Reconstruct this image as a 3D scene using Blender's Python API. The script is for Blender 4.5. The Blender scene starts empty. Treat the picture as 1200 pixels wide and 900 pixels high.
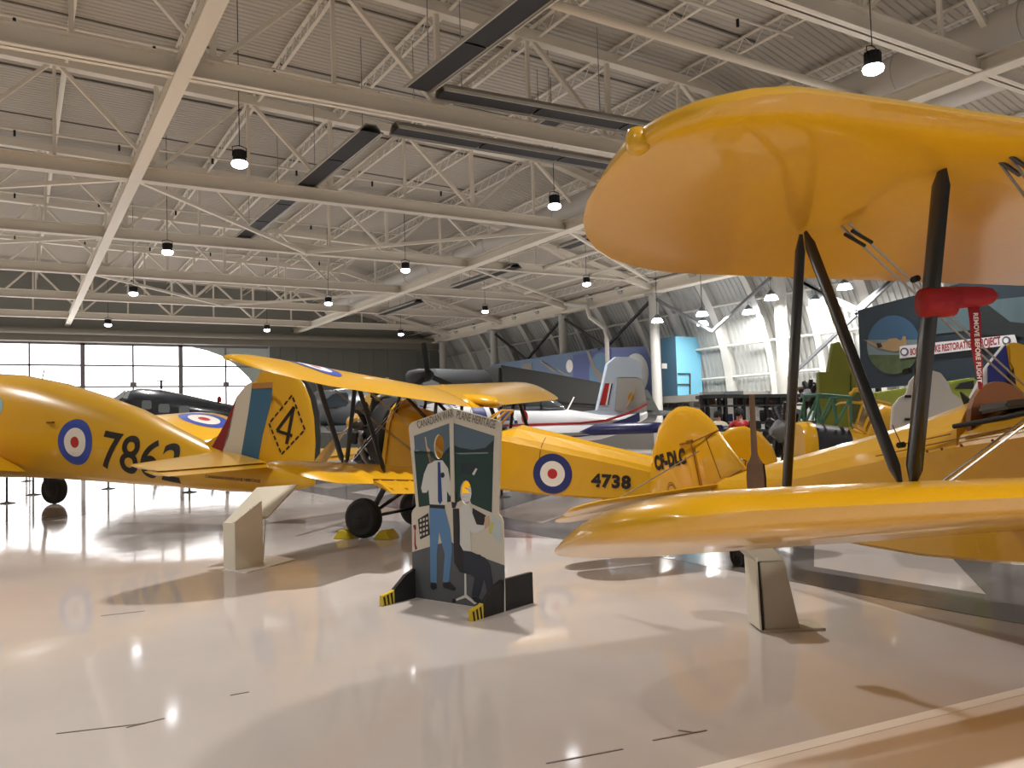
import bpy, bmesh, math, random
from mathutils import Vector, Matrix, Euler
from mathutils.bvhtree import BVHTree
random.seed(7)
S = bpy.context.scene
COL = S.collection
PI = math.pi
# ------------------------------------------------------------------ camera
HC = 1.662; FPX = 958.576
R = Matrix(((0.85461451, 0.00159699, -0.51926053), (-0.51834064, -0.0569525, -0.85327569), (-0.03093586, 0.99837561, -0.04784465)))
EYE = Vector((0, 0, HC))
cd = bpy.data.cameras.new('camera'); cam = bpy.data.objects.new('camera', cd); COL.objects.link(cam)
cd.sensor_fit = 'HORIZONTAL'; cd.sensor_width = 36.0; cd.lens = 36.0 * FPX / 1200.0
cd.clip_start = 0.05; cd.clip_end = 300
cam.matrix_world = Matrix.Translation(EYE) @ R.to_4x4()
S.camera = cam
# ------------------------------------------------------------------ world / exposure
S.view_settings.view_transform = 'Standard'; S.view_settings.look = 'None'
S.view_settings.gamma = 1.0; S.view_settings.use_curve_mapping = False
S.view_settings.exposure = 0.0
W = bpy.data.worlds.new('world'); S.world = W; W.use_nodes = True
W.node_tree.nodes['Background'].inputs[0].default_value = (1.0, 0.96, 0.92, 1)
W.node_tree.nodes['Background'].inputs[1].default_value = 0.17
LAMP_W = 330.0        # watts per high-bay lamp
DOOR_E = 2.6          # daylight through the hangar door glazing

# ------------------------------------------------------------------ helpers
def lin(c): return c / 12.92 if c <= 0.04045 else ((c + 0.055) / 1.055) ** 2.4
def rgb(r, g, b): return (lin(r / 255), lin(g / 255), lin(b / 255), 1)
MATS = {}
def mat(name, col, rough=0.5, metal=0.0, coat=0.0, emit=None, es=1.0, noise=0.0, nscale=3.0, bump=0.0, bscale=40.0, alpha=None, spec=0.5, trans=0.0):
    if name in MATS: return MATS[name]
    m = bpy.data.materials.new(name); m.use_nodes = True; nt = m.node_tree; b = nt.nodes['Principled BSDF']
    b.inputs['Base Color'].default_value = col; b.inputs['Roughness'].default_value = rough; b.inputs['Metallic'].default_value = metal
    b.inputs['Coat Weight'].default_value = coat; b.inputs['Coat Roughness'].default_value = 0.08
    b.inputs['Specular IOR Level'].default_value = spec
    if trans: b.inputs['Transmission Weight'].default_value = trans
    if emit: b.inputs['Emission Color'].default_value = emit; b.inputs['Emission Strength'].default_value = es
    if alpha is not None: b.inputs['Alpha'].default_value = alpha
    if noise or bump:
        tc = nt.nodes.new('ShaderNodeTexCoord')
    if noise:
        n = nt.nodes.new('ShaderNodeTexNoise'); n.inputs['Scale'].default_value = nscale; n.inputs['Detail'].default_value = 4
        mr = nt.nodes.new('ShaderNodeMapRange'); mr.inputs[3].default_value = 1 - noise; mr.inputs[4].default_value = 1 + noise
        mx = nt.nodes.new('ShaderNodeMix'); mx.data_type = 'RGBA'; mx.blend_type = 'MULTIPLY'; mx.inputs[0].default_value = 1
        nt.links.new(tc.outputs['Object'], n.inputs['Vector']); nt.links.new(n.outputs['Fac'], mr.inputs[0])
        mx.inputs[6].default_value = col; nt.links.new(mr.outputs[0], mx.inputs[7]); nt.links.new(mx.outputs[2], b.inputs['Base Color'])
    if bump:
        n2 = nt.nodes.new('ShaderNodeTexNoise'); n2.inputs['Scale'].default_value = bscale; n2.inputs['Detail'].default_value = 2
        bp = nt.nodes.new('ShaderNodeBump'); bp.inputs['Strength'].default_value = bump; bp.inputs['Distance'].default_value = 0.01
        nt.links.new(tc.outputs['Object'], n2.inputs['Vector']); nt.links.new(n2.outputs['Fac'], bp.inputs['Height']); nt.links.new(bp.outputs[0], b.inputs['Normal'])
    MATS[name] = m; return m
YEL = mat('yellow_dope', rgb(212, 159, 12), 0.32, coat=0.6, noise=0.05, nscale=1.3, bump=0.25, bscale=9)
YEL2 = mat('yellow_paint', rgb(215, 163, 26), 0.3, coat=0.5, noise=0.04, nscale=1.0)
YSEAM = mat('seam', rgb(120, 72, 10), 0.6)
BLK = mat('black_gloss', rgb(14, 14, 15), 0.28, coat=0.4)
BLKM = mat('black_matte', rgb(22, 22, 23), 0.7)
RUB = mat('rubber', rgb(24, 23, 23), 0.75, bump=0.2, bscale=60)
WHT = mat('white_paint', rgb(225, 222, 215), 0.4, coat=0.2)
CREAM = mat('cream_sheet', rgb(224, 217, 198), 0.5)
BEIGE = mat('beige_sheet', rgb(188, 180, 162), 0.55)
NAVY = mat('navy_paint', rgb(26, 34, 98), 0.35, coat=0.3)
BLUE = mat('blue_paint', rgb(44, 62, 150), 0.4)
TEAL = mat('teal_stripe', rgb(52, 100, 132), 0.45)
RED = mat('red_paint', rgb(172, 28, 30), 0.4, coat=0.2)
DRED = mat('dark_red_paint', rgb(130, 30, 36), 0.45)
REDC = mat('red_cloth', rgb(146, 14, 26), 0.75, bump=0.4, bscale=25)
STEEL = mat('steel', rgb(150, 150, 150), 0.35, metal=0.8)
DSTEEL = mat('dark_steel', rgb(60, 60, 62), 0.4, metal=0.7)
EXH = mat('collector_ring_metal', rgb(120, 116, 110), 0.45, metal=0.6)
WOOD = mat('propeller_wood', rgb(206, 164, 88), 0.35, coat=0.4, noise=0.12, nscale=8)
OLDWOOD = mat('weathered_wood', rgb(110, 86, 66), 0.65, noise=0.2, nscale=9)
ROOFM = mat('white_roof_steel', rgb(226, 220, 208), 0.6)
GLASS = mat('canopy_glass', rgb(70, 80, 86), 0.08, coat=0.5, alpha=0.45)
GREY = mat('grey_paint', rgb(104, 108, 112), 0.45, coat=0.2)
DGREY = mat('dark_grey_paint', rgb(48, 52, 54), 0.5)
LGREY = mat('light_grey_paint', rgb(166, 176, 184), 0.4, coat=0.2)

class MB:
    def __init__(s): s.v = []; s.f = []; s.mi = []
    def add(s, vs, fs, mi=0):
        o = len(s.v); s.v += [tuple(p) for p in vs]
        for f in fs: s.f.append(tuple(o + i for i in f)); s.mi.append(mi)
        return s
    def box(s, a, b, mi=0, M=None):
        (x0, y0, z0), (x1, y1, z1) = a, b
        vs = [Vector(p) for p in ((x0,y0,z0),(x1,y0,z0),(x1,y1,z0),(x0,y1,z0),(x0,y0,z1),(x1,y0,z1),(x1,y1,z1),(x0,y1,z1))]
        if M: vs = [M @ p for p in vs]
        return s.add(vs, [(0,3,2,1),(4,5,6,7),(0,1,5,4),(1,2,6,5),(2,3,7,6),(3,0,4,7)], mi)
    def bar(s, p, q, w, h, mi=0, up=(0,0,1)):
        p = Vector(p); q = Vector(q); d = (q - p).normalized(); u = Vector(up)
        if abs(d.dot(u)) > .98: u = Vector((1,0,0))
        a = d.cross(u).normalized(); b = a.cross(d).normalized()
        vs = [e + a*sx*w/2 + b*sy*h/2 for e in (p, q) for sx, sy in ((-1,-1),(1,-1),(1,1),(-1,1))]
        return s.add(vs, [(0,3,2,1),(4,5,6,7),(0,1,5,4),(1,2,6,5),(2,3,7,6),(3,0,4,7)], mi)
    def tube(s, pts, r, n=10, mi=0, squash=1.0, up=(0,0,1), cap=True):
        pts = [Vector(p) for p in pts]; rs = r if isinstance(r, (list, tuple)) else [r]*len(pts); rings = []
        for i, p in enumerate(pts):
            d = (pts[min(i+1, len(pts)-1)] - pts[max(i-1, 0)]).normalized(); u = Vector(up)
            if abs(d.dot(u)) > .98: u = Vector((1, .01, 0))
            a = d.cross(u).normalized(); b = a.cross(d).normalized()
            rings.append([p + a*math.cos(t)*rs[i] + b*math.sin(t)*rs[i]*squash for t in [2*PI*k/n for k in range(n)]])
        return s.loft(rings, mi, cap)
    def loft(s, rings, mi=0, cap=True, closed=True):
        n = len(rings[0]); vs = [p for r in rings for p in r]; fs = []
        for i in range(len(rings)-1):
            for k in range(n if closed else n-1):
                fs.append((i*n+k, i*n+(k+1) % n, (i+1)*n+(k+1) % n, (i+1)*n+k))
        if cap: fs.append(tuple(range(n-1, -1, -1))); fs.append(tuple((len(rings)-1)*n+k for k in range(n)))
        return s.add(vs, fs, mi)
    def lathe(s, prof, n=24, mi=0, M=None, cap=True):   # prof: (r, z)
        rings = []
        for r, z in prof:
            ring = [Vector((r*math.cos(2*PI*k/n), r*math.sin(2*PI*k/n), z)) for k in range(n)]
            rings.append([M @ p for p in ring] if M else ring)
        return s.loft(rings, mi, cap)
    def prism(s, poly, n, mi=0):    # poly: list of Vector on a plane, n: thickness vector
        poly = [Vector(p) for p in poly]; n = Vector(n); k = len(poly)
        vs = poly + [p + n for p in poly]
        return s.add(vs, [tuple(range(k-1, -1, -1)), tuple(range(k, 2*k))] + [(i, (i+1) % k, k+(i+1) % k, k+i) for i in range(k)], mi)
    def build(s, name, m, parent=None, smooth=False, label=None, bevel=0, fixn=True, sharp=None):
        me = bpy.data.meshes.new(name); me.from_pydata(s.v, [], s.f)
        ms = m if isinstance(m, (list, tuple)) else [m]
        for x in ms: me.materials.append(x)
        me.polygons.foreach_set('material_index', [min(i, len(ms)-1) for i in s.mi])
        if fixn or bevel:
            bm = bmesh.new(); bm.from_mesh(me)
            if fixn: bmesh.ops.recalc_face_normals(bm, faces=bm.faces)
            if bevel: bmesh.ops.bevel(bm, geom=[e for e in bm.edges if len(e.link_faces) == 2 and e.calc_face_angle(0) > .5], offset=bevel, segments=2, affect='EDGES', clamp_overlap=True)
            bm.to_mesh(me); bm.free()
        if smooth:
            me.polygons.foreach_set('use_smooth', [True]*len(me.polygons))
            if sharp is not None: me.set_sharp_from_angle(angle=math.radians(sharp))
        me.update()
        o = bpy.data.objects.new(name, me); COL.objects.link(o)
        if parent: o.parent = parent
        if label: o['label'] = label
        return o
def tag(o, label=None, cat=None, group=None, kind=None):
    if label: o['label'] = label
    if cat: o['category'] = cat
    if group: o['group'] = group
    if kind: o['kind'] = kind
    return o
def thing(name, label, cat, loc=(0,0,0), rot=(0,0,0), group=None):
    o = bpy.data.objects.new(name, None); COL.objects.link(o); o.location = loc; o.rotation_euler = rot
    o.empty_display_size = .2
    return tag(o, label, cat, group)
def copy_tree(o, parent=None):
    c = o.copy(); COL.objects.link(c)
    if parent: c.parent = parent
    for ch in o.children: copy_tree(ch, c)
    return c
def struct(mb, name, m, **k):
    o = mb.build(name, m, **k); o['kind'] = 'structure'; return o
# rays of the measured view: turn a pixel of the photograph into a point of the hangar
def ray(x, y): return R @ Vector((x - 600, 450 - y, -FPX))
def atz(x, y, z): v = ray(x, y); return EYE + v*((z-HC)/v.z)
def aty(x, y, Y): v = ray(x, y); return EYE + v*(Y/v.y)
def atx(x, y, X): v = ray(x, y); return EYE + v*(X/v.x)
def atd(x, y, d): return EYE + ray(x, y)*(d/FPX)
# text as a mesh, letters upright in the xy plane of M
FONTS = {}
def text_bm(txt, size, bold=0.0, spacing=1.0, align='LEFT', sx=1.0):
    cu = bpy.data.curves.new('t', 'FONT'); cu.body = txt; cu.size = size; cu.offset = bold; cu.space_character = spacing; cu.align_x = align
    ob = bpy.data.objects.new('t', cu); COL.objects.link(ob)
    dg = bpy.context.evaluated_depsgraph_get(); me = bpy.data.meshes.new_from_object(ob.evaluated_get(dg))
    bm = bmesh.new(); bm.from_mesh(me)
    for v in bm.verts: v.co.x *= sx
    bpy.data.objects.remove(ob); bpy.data.curves.remove(cu); bpy.data.meshes.remove(me)
    return bm
def grid_cut(bm, step):
    xs = [v.co.x for v in bm.verts]; ys = [v.co.y for v in bm.verts]
    for ax, vals in ((0, xs), (1, ys)):
        t = min(vals) + step
        while t < max(vals):
            n = Vector((1,0,0)) if ax == 0 else Vector((0,1,0)); co = Vector((t,0,0)) if ax == 0 else Vector((0,t,0))
            bmesh.ops.bisect_plane(bm, geom=list(bm.verts)+list(bm.edges)+list(bm.faces), plane_co=co, plane_no=n); t += step
def bm_obj(bm, name, m, parent=None, M=None, label=None):
    if M is not None: bm.transform(M)
    me = bpy.data.meshes.new(name); bm.to_mesh(me); bm.free()
    for x in (m if isinstance(m, (list, tuple)) else [m]): me.materials.append(x)
    o = bpy.data.objects.new(name, me); COL.objects.link(o)
    if parent: o.parent = parent
    if label: o['label'] = label
    return o
def frame(o, ux, uy):
    ux = Vector(ux).normalized(); uy = Vector(uy); uz = ux.cross(uy).normalized(); uy = uz.cross(ux)
    return Matrix(((ux.x, uy.x, uz.x, o[0]), (ux.y, uy.y, uz.y, o[1]), (ux.z, uy.z, uz.z, o[2]), (0,0,0,1)))
def project(bm, M, bvh, off=0.006):     # drop the decal on the skin along -z of M
    n = (M.to_3x3() @ Vector((0,0,1))).normalized(); miss = []
    for v in bm.verts:
        p = M @ v.co; h = bvh.ray_cast(p + n*1.0, -n, 7.0)
        if h[0]: v.co = h[0] + n*off
        else: miss.append(v)
    bmesh.ops.delete(bm, geom=miss, context='VERTS')
def roundel_bm(rs, n=40):
    bm = bmesh.new(); prev = None
    c = bm.verts.new((0,0,0)); rr = []
    last = 0
    for k, r in enumerate(rs):
        for q in (.5, 1.0): rr.append((last + (r-last)*q, k))
        last = r
    for r, k in rr:
        ring = [bm.verts.new((r*math.cos(2*PI*i/n), r*math.sin(2*PI*i/n), 0)) for i in range(n)]
        for i in range(n):
            f = bm.faces.new((c, ring[i], ring[(i+1) % n])) if prev is None else bm.faces.new((prev[i], ring[i], ring[(i+1) % n], prev[(i+1) % n]))
            f.material_index = k
        prev = ring
    return bm
def decal(bm, name, m, parent, M, src, off=0.006, label=None):
    me = src.data; bvh = BVHTree.FromPolygons([v.co.copy() for v in me.vertices], [tuple(p.vertices) for p in me.polygons])
    project(bm, M, bvh, off); return bm_obj(bm, name, m, parent, label=label)
RND = [mat('roundel_red', rgb(178, 34, 36), .4), mat('roundel_white', rgb(226, 220, 208), .4), mat('roundel_blue', rgb(34, 44, 104), .4)]
RND2 = [mat('roundel_red', rgb(178, 34, 36), .4), RND[1], mat('roundel_bright_blue', rgb(48, 72, 160), .4)]
BLKD = mat('black_lettering', rgb(26, 20, 18), .5)

# ================================================================== FLOOR
def floor_mat():
    m = bpy.data.materials.new('polished_epoxy_floor'); m.use_nodes = True; nt = m.node_tree; b = nt.nodes['Principled BSDF']; b.inputs['Specular IOR Level'].default_value = .38
    tc = nt.nodes.new('ShaderNodeTexCoord'); n = nt.nodes.new('ShaderNodeTexNoise'); n.inputs['Scale'].default_value = .35; n.inputs['Detail'].default_value = 5
    cr = nt.nodes.new('ShaderNodeValToRGB'); cr.color_ramp.elements[0].position = .3; cr.color_ramp.elements[1].position = .7
    cr.color_ramp.elements[0].color = rgb(190, 180, 174); cr.color_ramp.elements[1].color = rgb(204, 195, 189)
    nt.links.new(tc.outputs['Object'], n.inputs['Vector']); nt.links.new(n.outputs['Fac'], cr.inputs[0]); nt.links.new(cr.outputs[0], b.inputs['Base Color'])
    n2 = nt.nodes.new('ShaderNodeTexNoise'); n2.inputs['Scale'].default_value = 2.2; n2.inputs['Detail'].default_value = 3
    mr = nt.nodes.new('ShaderNodeMapRange'); mr.inputs[3].default_value = .045; mr.inputs[4].default_value = .11
    nt.links.new(tc.outputs['Object'], n2.inputs['Vector']); nt.links.new(n2.outputs['Fac'], mr.inputs[0]); nt.links.new(mr.outputs[0], b.inputs['Roughness'])
    n3 = nt.nodes.new('ShaderNodeTexNoise'); n3.inputs['Scale'].default_value = 1.6
    bp = nt.nodes.new('ShaderNodeBump'); bp.inputs['Strength'].default_value = .06; bp.inputs['Distance'].default_value = .02
    nt.links.new(tc.outputs['Object'], n3.inputs['Vector']); nt.links.new(n3.outputs['Fac'], bp.inputs['Height']); nt.links.new(bp.outputs[0], b.inputs['Normal'])
    return m
FL = floor_mat()
struct(MB().box((-24, -6, -.3), (33, 66, 0)), 'floor', FL)
FP = mat('grey_floor_paint', rgb(116, 110, 108), .16); FPL = mat('pale_floor_paint', rgb(198, 190, 186), .14)
def flat(name, polys, m, z=.004):
    mb = MB()
    for p in polys: mb.prism([(x, y, z-.003) for x, y in p], (0,0,.003))
    return struct(mb, name, m)
bands = [[(6.6, 1.0), (7.42, 1.0), (7.42, 30), (6.6, 30)]]
for k in range(8):
    y = -1.2 + k*3.6
    bands.append([(7.42, y), (7.42, y+1.75), (14.5, y+1.75+5.6), (14.5, y+5.6)])
flat('trim_floor_marking', bands, FP)
# expansion joints, scuffs
sc = MB()
for a, b in (((148,853),(193,842)),((66,860),(170,848)),((765,868),(828,856)),((640,895),(730,878)),((118,722),(170,716)),((270,815),(292,811)),((795,856),(815,859))):
    p = atz(*a, 0); q = atz(*b, 0); p.z = q.z = .002; sc.bar(p, q, .012, .002)
struct(sc, 'trim_floor_scuffs', mat('scuff', rgb(120, 104, 92), .4))
# raised visitor walkway edge in the near corner
p0, p1 = atz(830, 900, 0), atz(1200, 808, 0)
d = (p1-p0).normalized(); n = Vector((d.y, -d.x, 0)); a = p0 - d*3; b = p1 + d*4
WK = mat('walkway_floor_paint', rgb(236, 224, 214), .22)
struct(MB().prism([(a.x, a.y, 0), (b.x, b.y, 0), (b.x+n.x*4, b.y+n.y*4, 0), (a.x+n.x*4, a.y+n.y*4, 0)], (0,0,.012)), 'trim_walkway', WK)
struct(MB().prism([(a.x, a.y, .012), (b.x, b.y, .012), (b.x+n.x*.08, b.y+n.y*.08, .012), (a.x+n.x*.08, a.y+n.y*.08, .012)], (0,0,.002)), 'trim_walkway_edge', mat('walkway_edge_paint', rgb(246, 240, 232), .25))

# ================================================================== ROOF
def corr_mat(name, col, axis, freq, strength=.6):
    m = bpy.data.materials.new(name); m.use_nodes = True; nt = m.node_tree; b = nt.nodes['Principled BSDF']
    b.inputs['Base Color'].default_value = col; b.inputs['Roughness'].default_value = .55
    return m
def roof_z(x): return 12.7 - .03*x if x < 18 else 12.16 - .26*(x-18)
ROOF = mat('corrugated_deck', rgb(184, 179, 170), .6, noise=.06, nscale=.4)
def deck(x0, x1):
    mb = MB(); y = -6; rings = []; pitch = .21
    zs = []
    yy = -6.0
    while yy < 66:
        for dy, dz in ((0,0),(.10,0),(.125,-.032),(.185,-.032)): zs.append((yy+dy, dz))
        yy += pitch
    vs = []; fs = []
    for y, dz in zs:
        vs += [(x0, y, roof_z(x0+.001)+dz), (x1, y, roof_z(x1-.001)+dz)]
    for i in range(len(zs)-1): fs.append((2*i, 2*i+1, 2*i+3, 2*i+2))
    mb.add(vs, fs); return mb
struct(deck(-24, 18), 'ceiling', ROOF, fixn=False)
struct(deck(18, 29.7), 'ceiling', ROOF, fixn=False)
TR = [1.7, 9.7, 17.7, 25.7, 33.7, 41.7, 49.7, 57.7]
for Y in TR:
    mb = MB(); x0, x1, zb = -24, 29.6, 9.05
    # bottom chord: a wide flange beam on its side
    mb.box((x0, Y-.16, zb), (x1, Y+.16, zb+.03)); mb.box((x0, Y-.16, zb+.40), (x1, Y+.16, zb+.43)); mb.box((x0, Y-.02, zb), (x1, Y+.02, zb+.42))
    seg = 5.3; k = 0; x = x0 + 1.1
    while x < x1 - 1:
        zt = roof_z(x) - .42
        mb.bar((x, Y, zb+.4), (x, Y, zt), .12, .12)
        if x + seg/2 < x1:
            xm = x + seg/2
            mb.bar((x, Y, zb+.4), (xm, Y, roof_z(xm)-.45), .13, .10)
            mb.bar((x, Y, zb+.4), (x-seg/2, Y, roof_z(x-seg/2)-.45), .13, .10)
            if zt > 10.5: mb.bar((xm, Y, zb+.4), (xm, Y, roof_z(xm)-.45), .09, .09)
        x += seg
    mb.bar((x0, Y, roof_z(x0)-.5), (18, Y, roof_z(17.9)-.5), .3, .28); mb.bar((18, Y, roof_z(18)-.5), (x1, Y, roof_z(x1)-.4), .3, .28)
    struct(mb, 'roof_truss', ROOFM)
# bottom chord bracing girders running down the hangar
for X in (2.97, 18.3):
    mb = MB(); w = .26 if X < 10 else .34
    mb.box((X-w/1.6, -6, 9.0), (X+w/1.6, 62, 9.04)); mb.box((X-.02, -6, 9.04), (X+.02, 62, 9.36)); mb.box((X-w/2, -6, 9.36), (X+w/2, 62, 9.39))
    struct(mb, 'roof_girder', ROOFM)
# cross bracing between the bottom chords
for (x1_, y1_, x2_, y2_) in ((2.97,25.7,-8,33.7),(2.97,25.7,10.5,33.7),(2.97,33.7,-8,41.7),(18.3,25.7,10.5,33.7),(10.5,33.7,18.3,33.9),(18.3,25.7,29.5,33.7),(18.3,17.7,29.5,25.7),(18.3,33.7,29.5,41.7),(2.97,41.7,10.5,49.7),(18.3,41.7,10.5,49.7),(29.5,17.7,18.3,25.7)):
    struct(MB().bar((x1_, y1_, 9.12), (x2_, y2_, 9.12), .12, .12), 'roof_brace', ROOFM)
# open web joists between the trusses
X = -22.6
while X < 28:
    mb = MB(); z = roof_z(X) - .1
    mb.box((X-.05, -6, z-.03), (X+.05, 62, z)); mb.box((X-.045, -6, z-.43), (X+.045, 62, z-.40))
    y = -6; s = 0
    while y < 60:
        if y > 6: mb.bar((X, y, z-.41), (X, y+.35, z-.03), .02, .02); mb.bar((X, y+.35, z-.03), (X, y+.7, z-.41), .02, .02)
        y += .7
    struct(mb, 'roof_joist', ROOFM); X += 2.65
for Y in (13.6, 21.7, 29.8, 37.6, 45.6):
    struct(MB().tube([(-20, Y, 11.6), (17, Y, 11.3)], .045, 8), 'sprinkler_pipe', ROOFM, smooth=True)
    mb = MB()
    for k in range(12): mb.tube([(-18+3*k, Y, 11.55-.008*3*k), (-18+3*k, Y, 11.36-.008*3*k)], .04, 6)
    struct(mb, 'sprinkler_heads', BLKM)
for Y in (15.5, 19.4, 23.6, 27.7, 31.8, 35.8):
    struct(MB().bar((-23, Y, roof_z(-23)-.05), (17.8, Y, roof_z(17.8)-.05), .06, .04), 'deck_seam', mat('seam_grey', rgb(112, 108, 102), .6))
# the big round air duct beside the girder, and a smaller one
mb = MB(); mb.tube([(19.1, -4, 10.1), (19.1, 30, 10.1)], .55, 20); mb.tube([(19.1, 30, 10.1), (19.1, 56, 10.1)], .42, 20)
for y in range(-3, 56, 3): mb.tube([(19.1, y, 10.1), (19.1, y+.06, 10.1)], .575 if y < 30 else .44, 20)
struct(mb, 'air_duct', mat('white_duct', rgb(205, 203, 198), .45), smooth=True, sharp=40)
mb = MB(); mb.tube([(20.7, -4, 9.75), (20.7, 24, 9.75)], .3, 16)
struct(mb, 'air_duct', mat('white_duct', rgb(205, 203, 198), .45), smooth=True, sharp=40)
mb = MB(); mb.tube([(7, 12.9, 9.9), (29, 12.9, 9.7)], .1, 10); struct(mb, 'ceiling_pipe', ROOFM, smooth=True)
mb = MB(); mb.tube([(22.6, -3, 9.35), (22.6, 40, 9.35)], .09, 10); mb.tube([(25.4, -3, 9.2), (25.4, 40, 9.2)], .07, 10); struct(mb, 'ceiling_pipe', ROOFM, smooth=True)

# ================================================================== SIDE AISLE: eave beam, columns, curved wall
struct(MB().box((29.2, 2, 8.42), (29.8, 62, 8.5)).box((29.45, 2, 8.5), (29.55, 62, 9.2)).box((29.25, 2, 8.98), (29.75, 62, 9.06)), 'eave_beam', ROOFM)
struct(MB().box((29.6, 2, 9.0), (29.7, 62, 10.2)), 'wall_eave', ROOFM)
CW = mat('white_column_paint', rgb(172, 172, 168), .4)
for i, Y in enumerate((17.2, 25.0, 33.5, 42.1, 50.8, 59.1)):
    o = MB().tube([(29.5, Y, 0), (29.5, Y, 8.45)], .27, 20).box((29.15, Y-.35, 8.3), (29.85, Y+.35, 8.44)).build('steel_column', CW, smooth=True, sharp=40)
    o['kind'] = 'structure'
prof = [(29.5, 9.3), (29.8, 8.9), (30.35, 8.2), (30.9, 7.3), (31.4, 6.3), (31.75, 5.2), (31.98, 4.1), (32.1, 3.0), (32.1, 0)]
def curve_wall():
    mb = MB(); ys = []; y = 2
    while y < 62:
        for dy, dx in ((0,0),(.13,0),(.16,.05),(.27,.05)): ys.append((y+dy, dx))
        y += .3
    vs = [(x+dx, yy, z) for yy, dx in ys for x, z in prof]; n = len(prof)
    fs = [(i*n+k, i*n+k+1, (i+1)*n+k+1, (i+1)*n+k) for i in range(len(ys)-1) for k in range(n-1)]
    return mb.add(vs, fs)
struct(curve_wall(), 'wall_right', mat('white_corrugated_wall', rgb(152, 155, 153), .5), fixn=False)
for k in range(21):
    Y = 4.3 + k*2.9
    mb = MB(); w = .34 if k % 3 else .46
    a = [Vector((x-.02, Y, z)) for x, z in prof]; bq = [Vector((x-.34, Y, z-.12)) for x, z in prof]; bq[-1].z = 0
    rings = [[Vector((p.x, Y-w/2, p.z)), Vector((p.x, Y+w/2, p.z)), Vector((q.x, Y+w/2, q.z)), Vector((q.x, Y-w/2, q.z))] for p, q in zip(a, bq)]
    struct(mb.loft(rings), 'wall_rib', CW)
for x, z in ((30.75, 7.3), (31.6, 5.3), (31.95, 3.7), (31.95, 2.2)):
    struct(MB().tube([(x-.16, 3, z), (x-.16, 61, z)], .07, 8), 'wall_rail', CW, smooth=True)
for Y0, Y1 in ((25.0, 33.5), (33.5, 42.1), (42.1, 50.8), (17.2, 25.0)):
    struct(MB().bar((29.5, Y0, 8.2), (29.5, (Y0+Y1)/2, 5.9), .13, .13).bar((29.5, Y1, 8.2), (29.5, (Y0+Y1)/2, 5.9), .13, .13), 'cross_brace', DSTEEL if Y0 > 30 else GREY)
struct(MB().bar((29.5, 17.2, 3.1), (29.5, 25.0, 8.3), .13, .13).bar((29.5, 17.2, 8.3), (29.5, 25.0, 3.1), .13, .13), 'cross_brace', GREY)
dp = [(29.0, 41.0, 8.9), (28.8, 38.6, 8.4), (28.8, 38.3, 7.7), (28.8, 36.9, 6.9), (28.8, 36.8, 6.2), (28.8, 36.8, 3.5)]
struct(MB().tube(dp, .13, 12), 'down_pipe', WHT, smooth=True)

# ================================================================== END WALL WITH GLAZED DOORS
YW = 62.0
def wallx(px, py): return aty(px, py, YW)
xa, xb, zt = -24, 16.2, 7.85
GWALL = mat('grey_green_cladding', rgb(146, 148, 142), .6)
struct(MB().box((-24, YW, zt+.35), (33, YW+.3, 13)), 'wall_far', GWALL)
mb = MB().box((16.5, YW, 0), (33, YW+.3, zt+.4))
for k in range(13): mb.box((17.2+k*1.25, YW-.08, 0), (17.34+k*1.25, YW, zt+.3))
mb.box((16.5, YW-.12, 5.2), (33, YW, 5.35)); mb.box((16.5, YW-.12, 2.8), (33, YW, 2.95))
struct(mb, 'wall_far', mat('grey_door_leaf', rgb(112, 115, 110), .6))
struct(MB().box((-24, YW-1.0, zt+.12), (33, YW-.1, zt+.62)).tube([(-24, YW-1.4, zt+.75), (33, YW-1.4, zt+.75)], .22, 12), 'trim_door_track', mat('track_grey', rgb(126, 122, 112), .6))
DAY = mat('daylit_glazing', rgb(240, 240, 240), .4, emit=(1, 1, 1, 1), es=DOOR_E)
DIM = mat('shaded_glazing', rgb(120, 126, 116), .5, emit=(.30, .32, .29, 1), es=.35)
MUL = mat('door_mullion', rgb(120, 116, 122), .5)
arc = [(16.2, 3.5), (15.6, 4.6), (14.8, 5.7), (13.9, 6.6), (12.9, 7.25), (11.9, 7.62), (11.0, 7.8), (11.0, zt)]
nx = -24.0; w = 3.12; col = 0; dn = 1
xs = [4.0 + 3.1*k for k in range(-9, 5)]
leafs = [(-23.9, -21), ] 
for k in range(-5, 2):
    x0 = 3.9 + 6.2*k; x1 = min(x0 + 6.2, 16.3)
    t = MB()
    if k < 1: t.prism([(x0, YW+.02, .3), (x1, YW+.02, .3), (x1, YW+.02, zt), (x0, YW+.02, zt)], (0, .04, 0), 0)
    else:
        t.prism([(x0, YW+.02, .3), (16.2, YW+.02, .3)] + [(x, YW+.02, z) for x, z in arc] + [(x0, YW+.02, zt)], (0, .04, 0), 0)
        t.prism([(16.2, YW+.02, zt)] + [(x, YW+.02, z) for x, z in reversed(arc[:-1])][0:0] + [(11.0, YW+.02, zt)] + [(x, YW+.02, z) for x, z in reversed(arc[:-1])], (0, .04, 0), 1)
    g = struct(t, 'window_%d' % (k+6), [DAY, DIM])
    f = MB(); f.box((x0-.14, YW-.1, 0), (x0+.14, YW, zt+.1)); f.box((x0, YW-.1, 0), (x1, YW, .3)); f.box((x0, YW-.1, zt-.02), (x1, YW, zt+.14))
    f.box(((x0+x1)/2-.055, YW-.06, .3), ((x0+x1)/2+.055, YW, zt))
    for z in (6.45, 5.0, 3.55, 2.1): f.box((x0, YW-.06, z-.055), (x1, YW, z+.055))
    f.box(((x0+x1)/2-.2, YW-.16, 4.95), ((x0+x1)/2+.2, YW-.06, 5.3))
    f.build('window_frame', MUL, parent=g)
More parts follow.
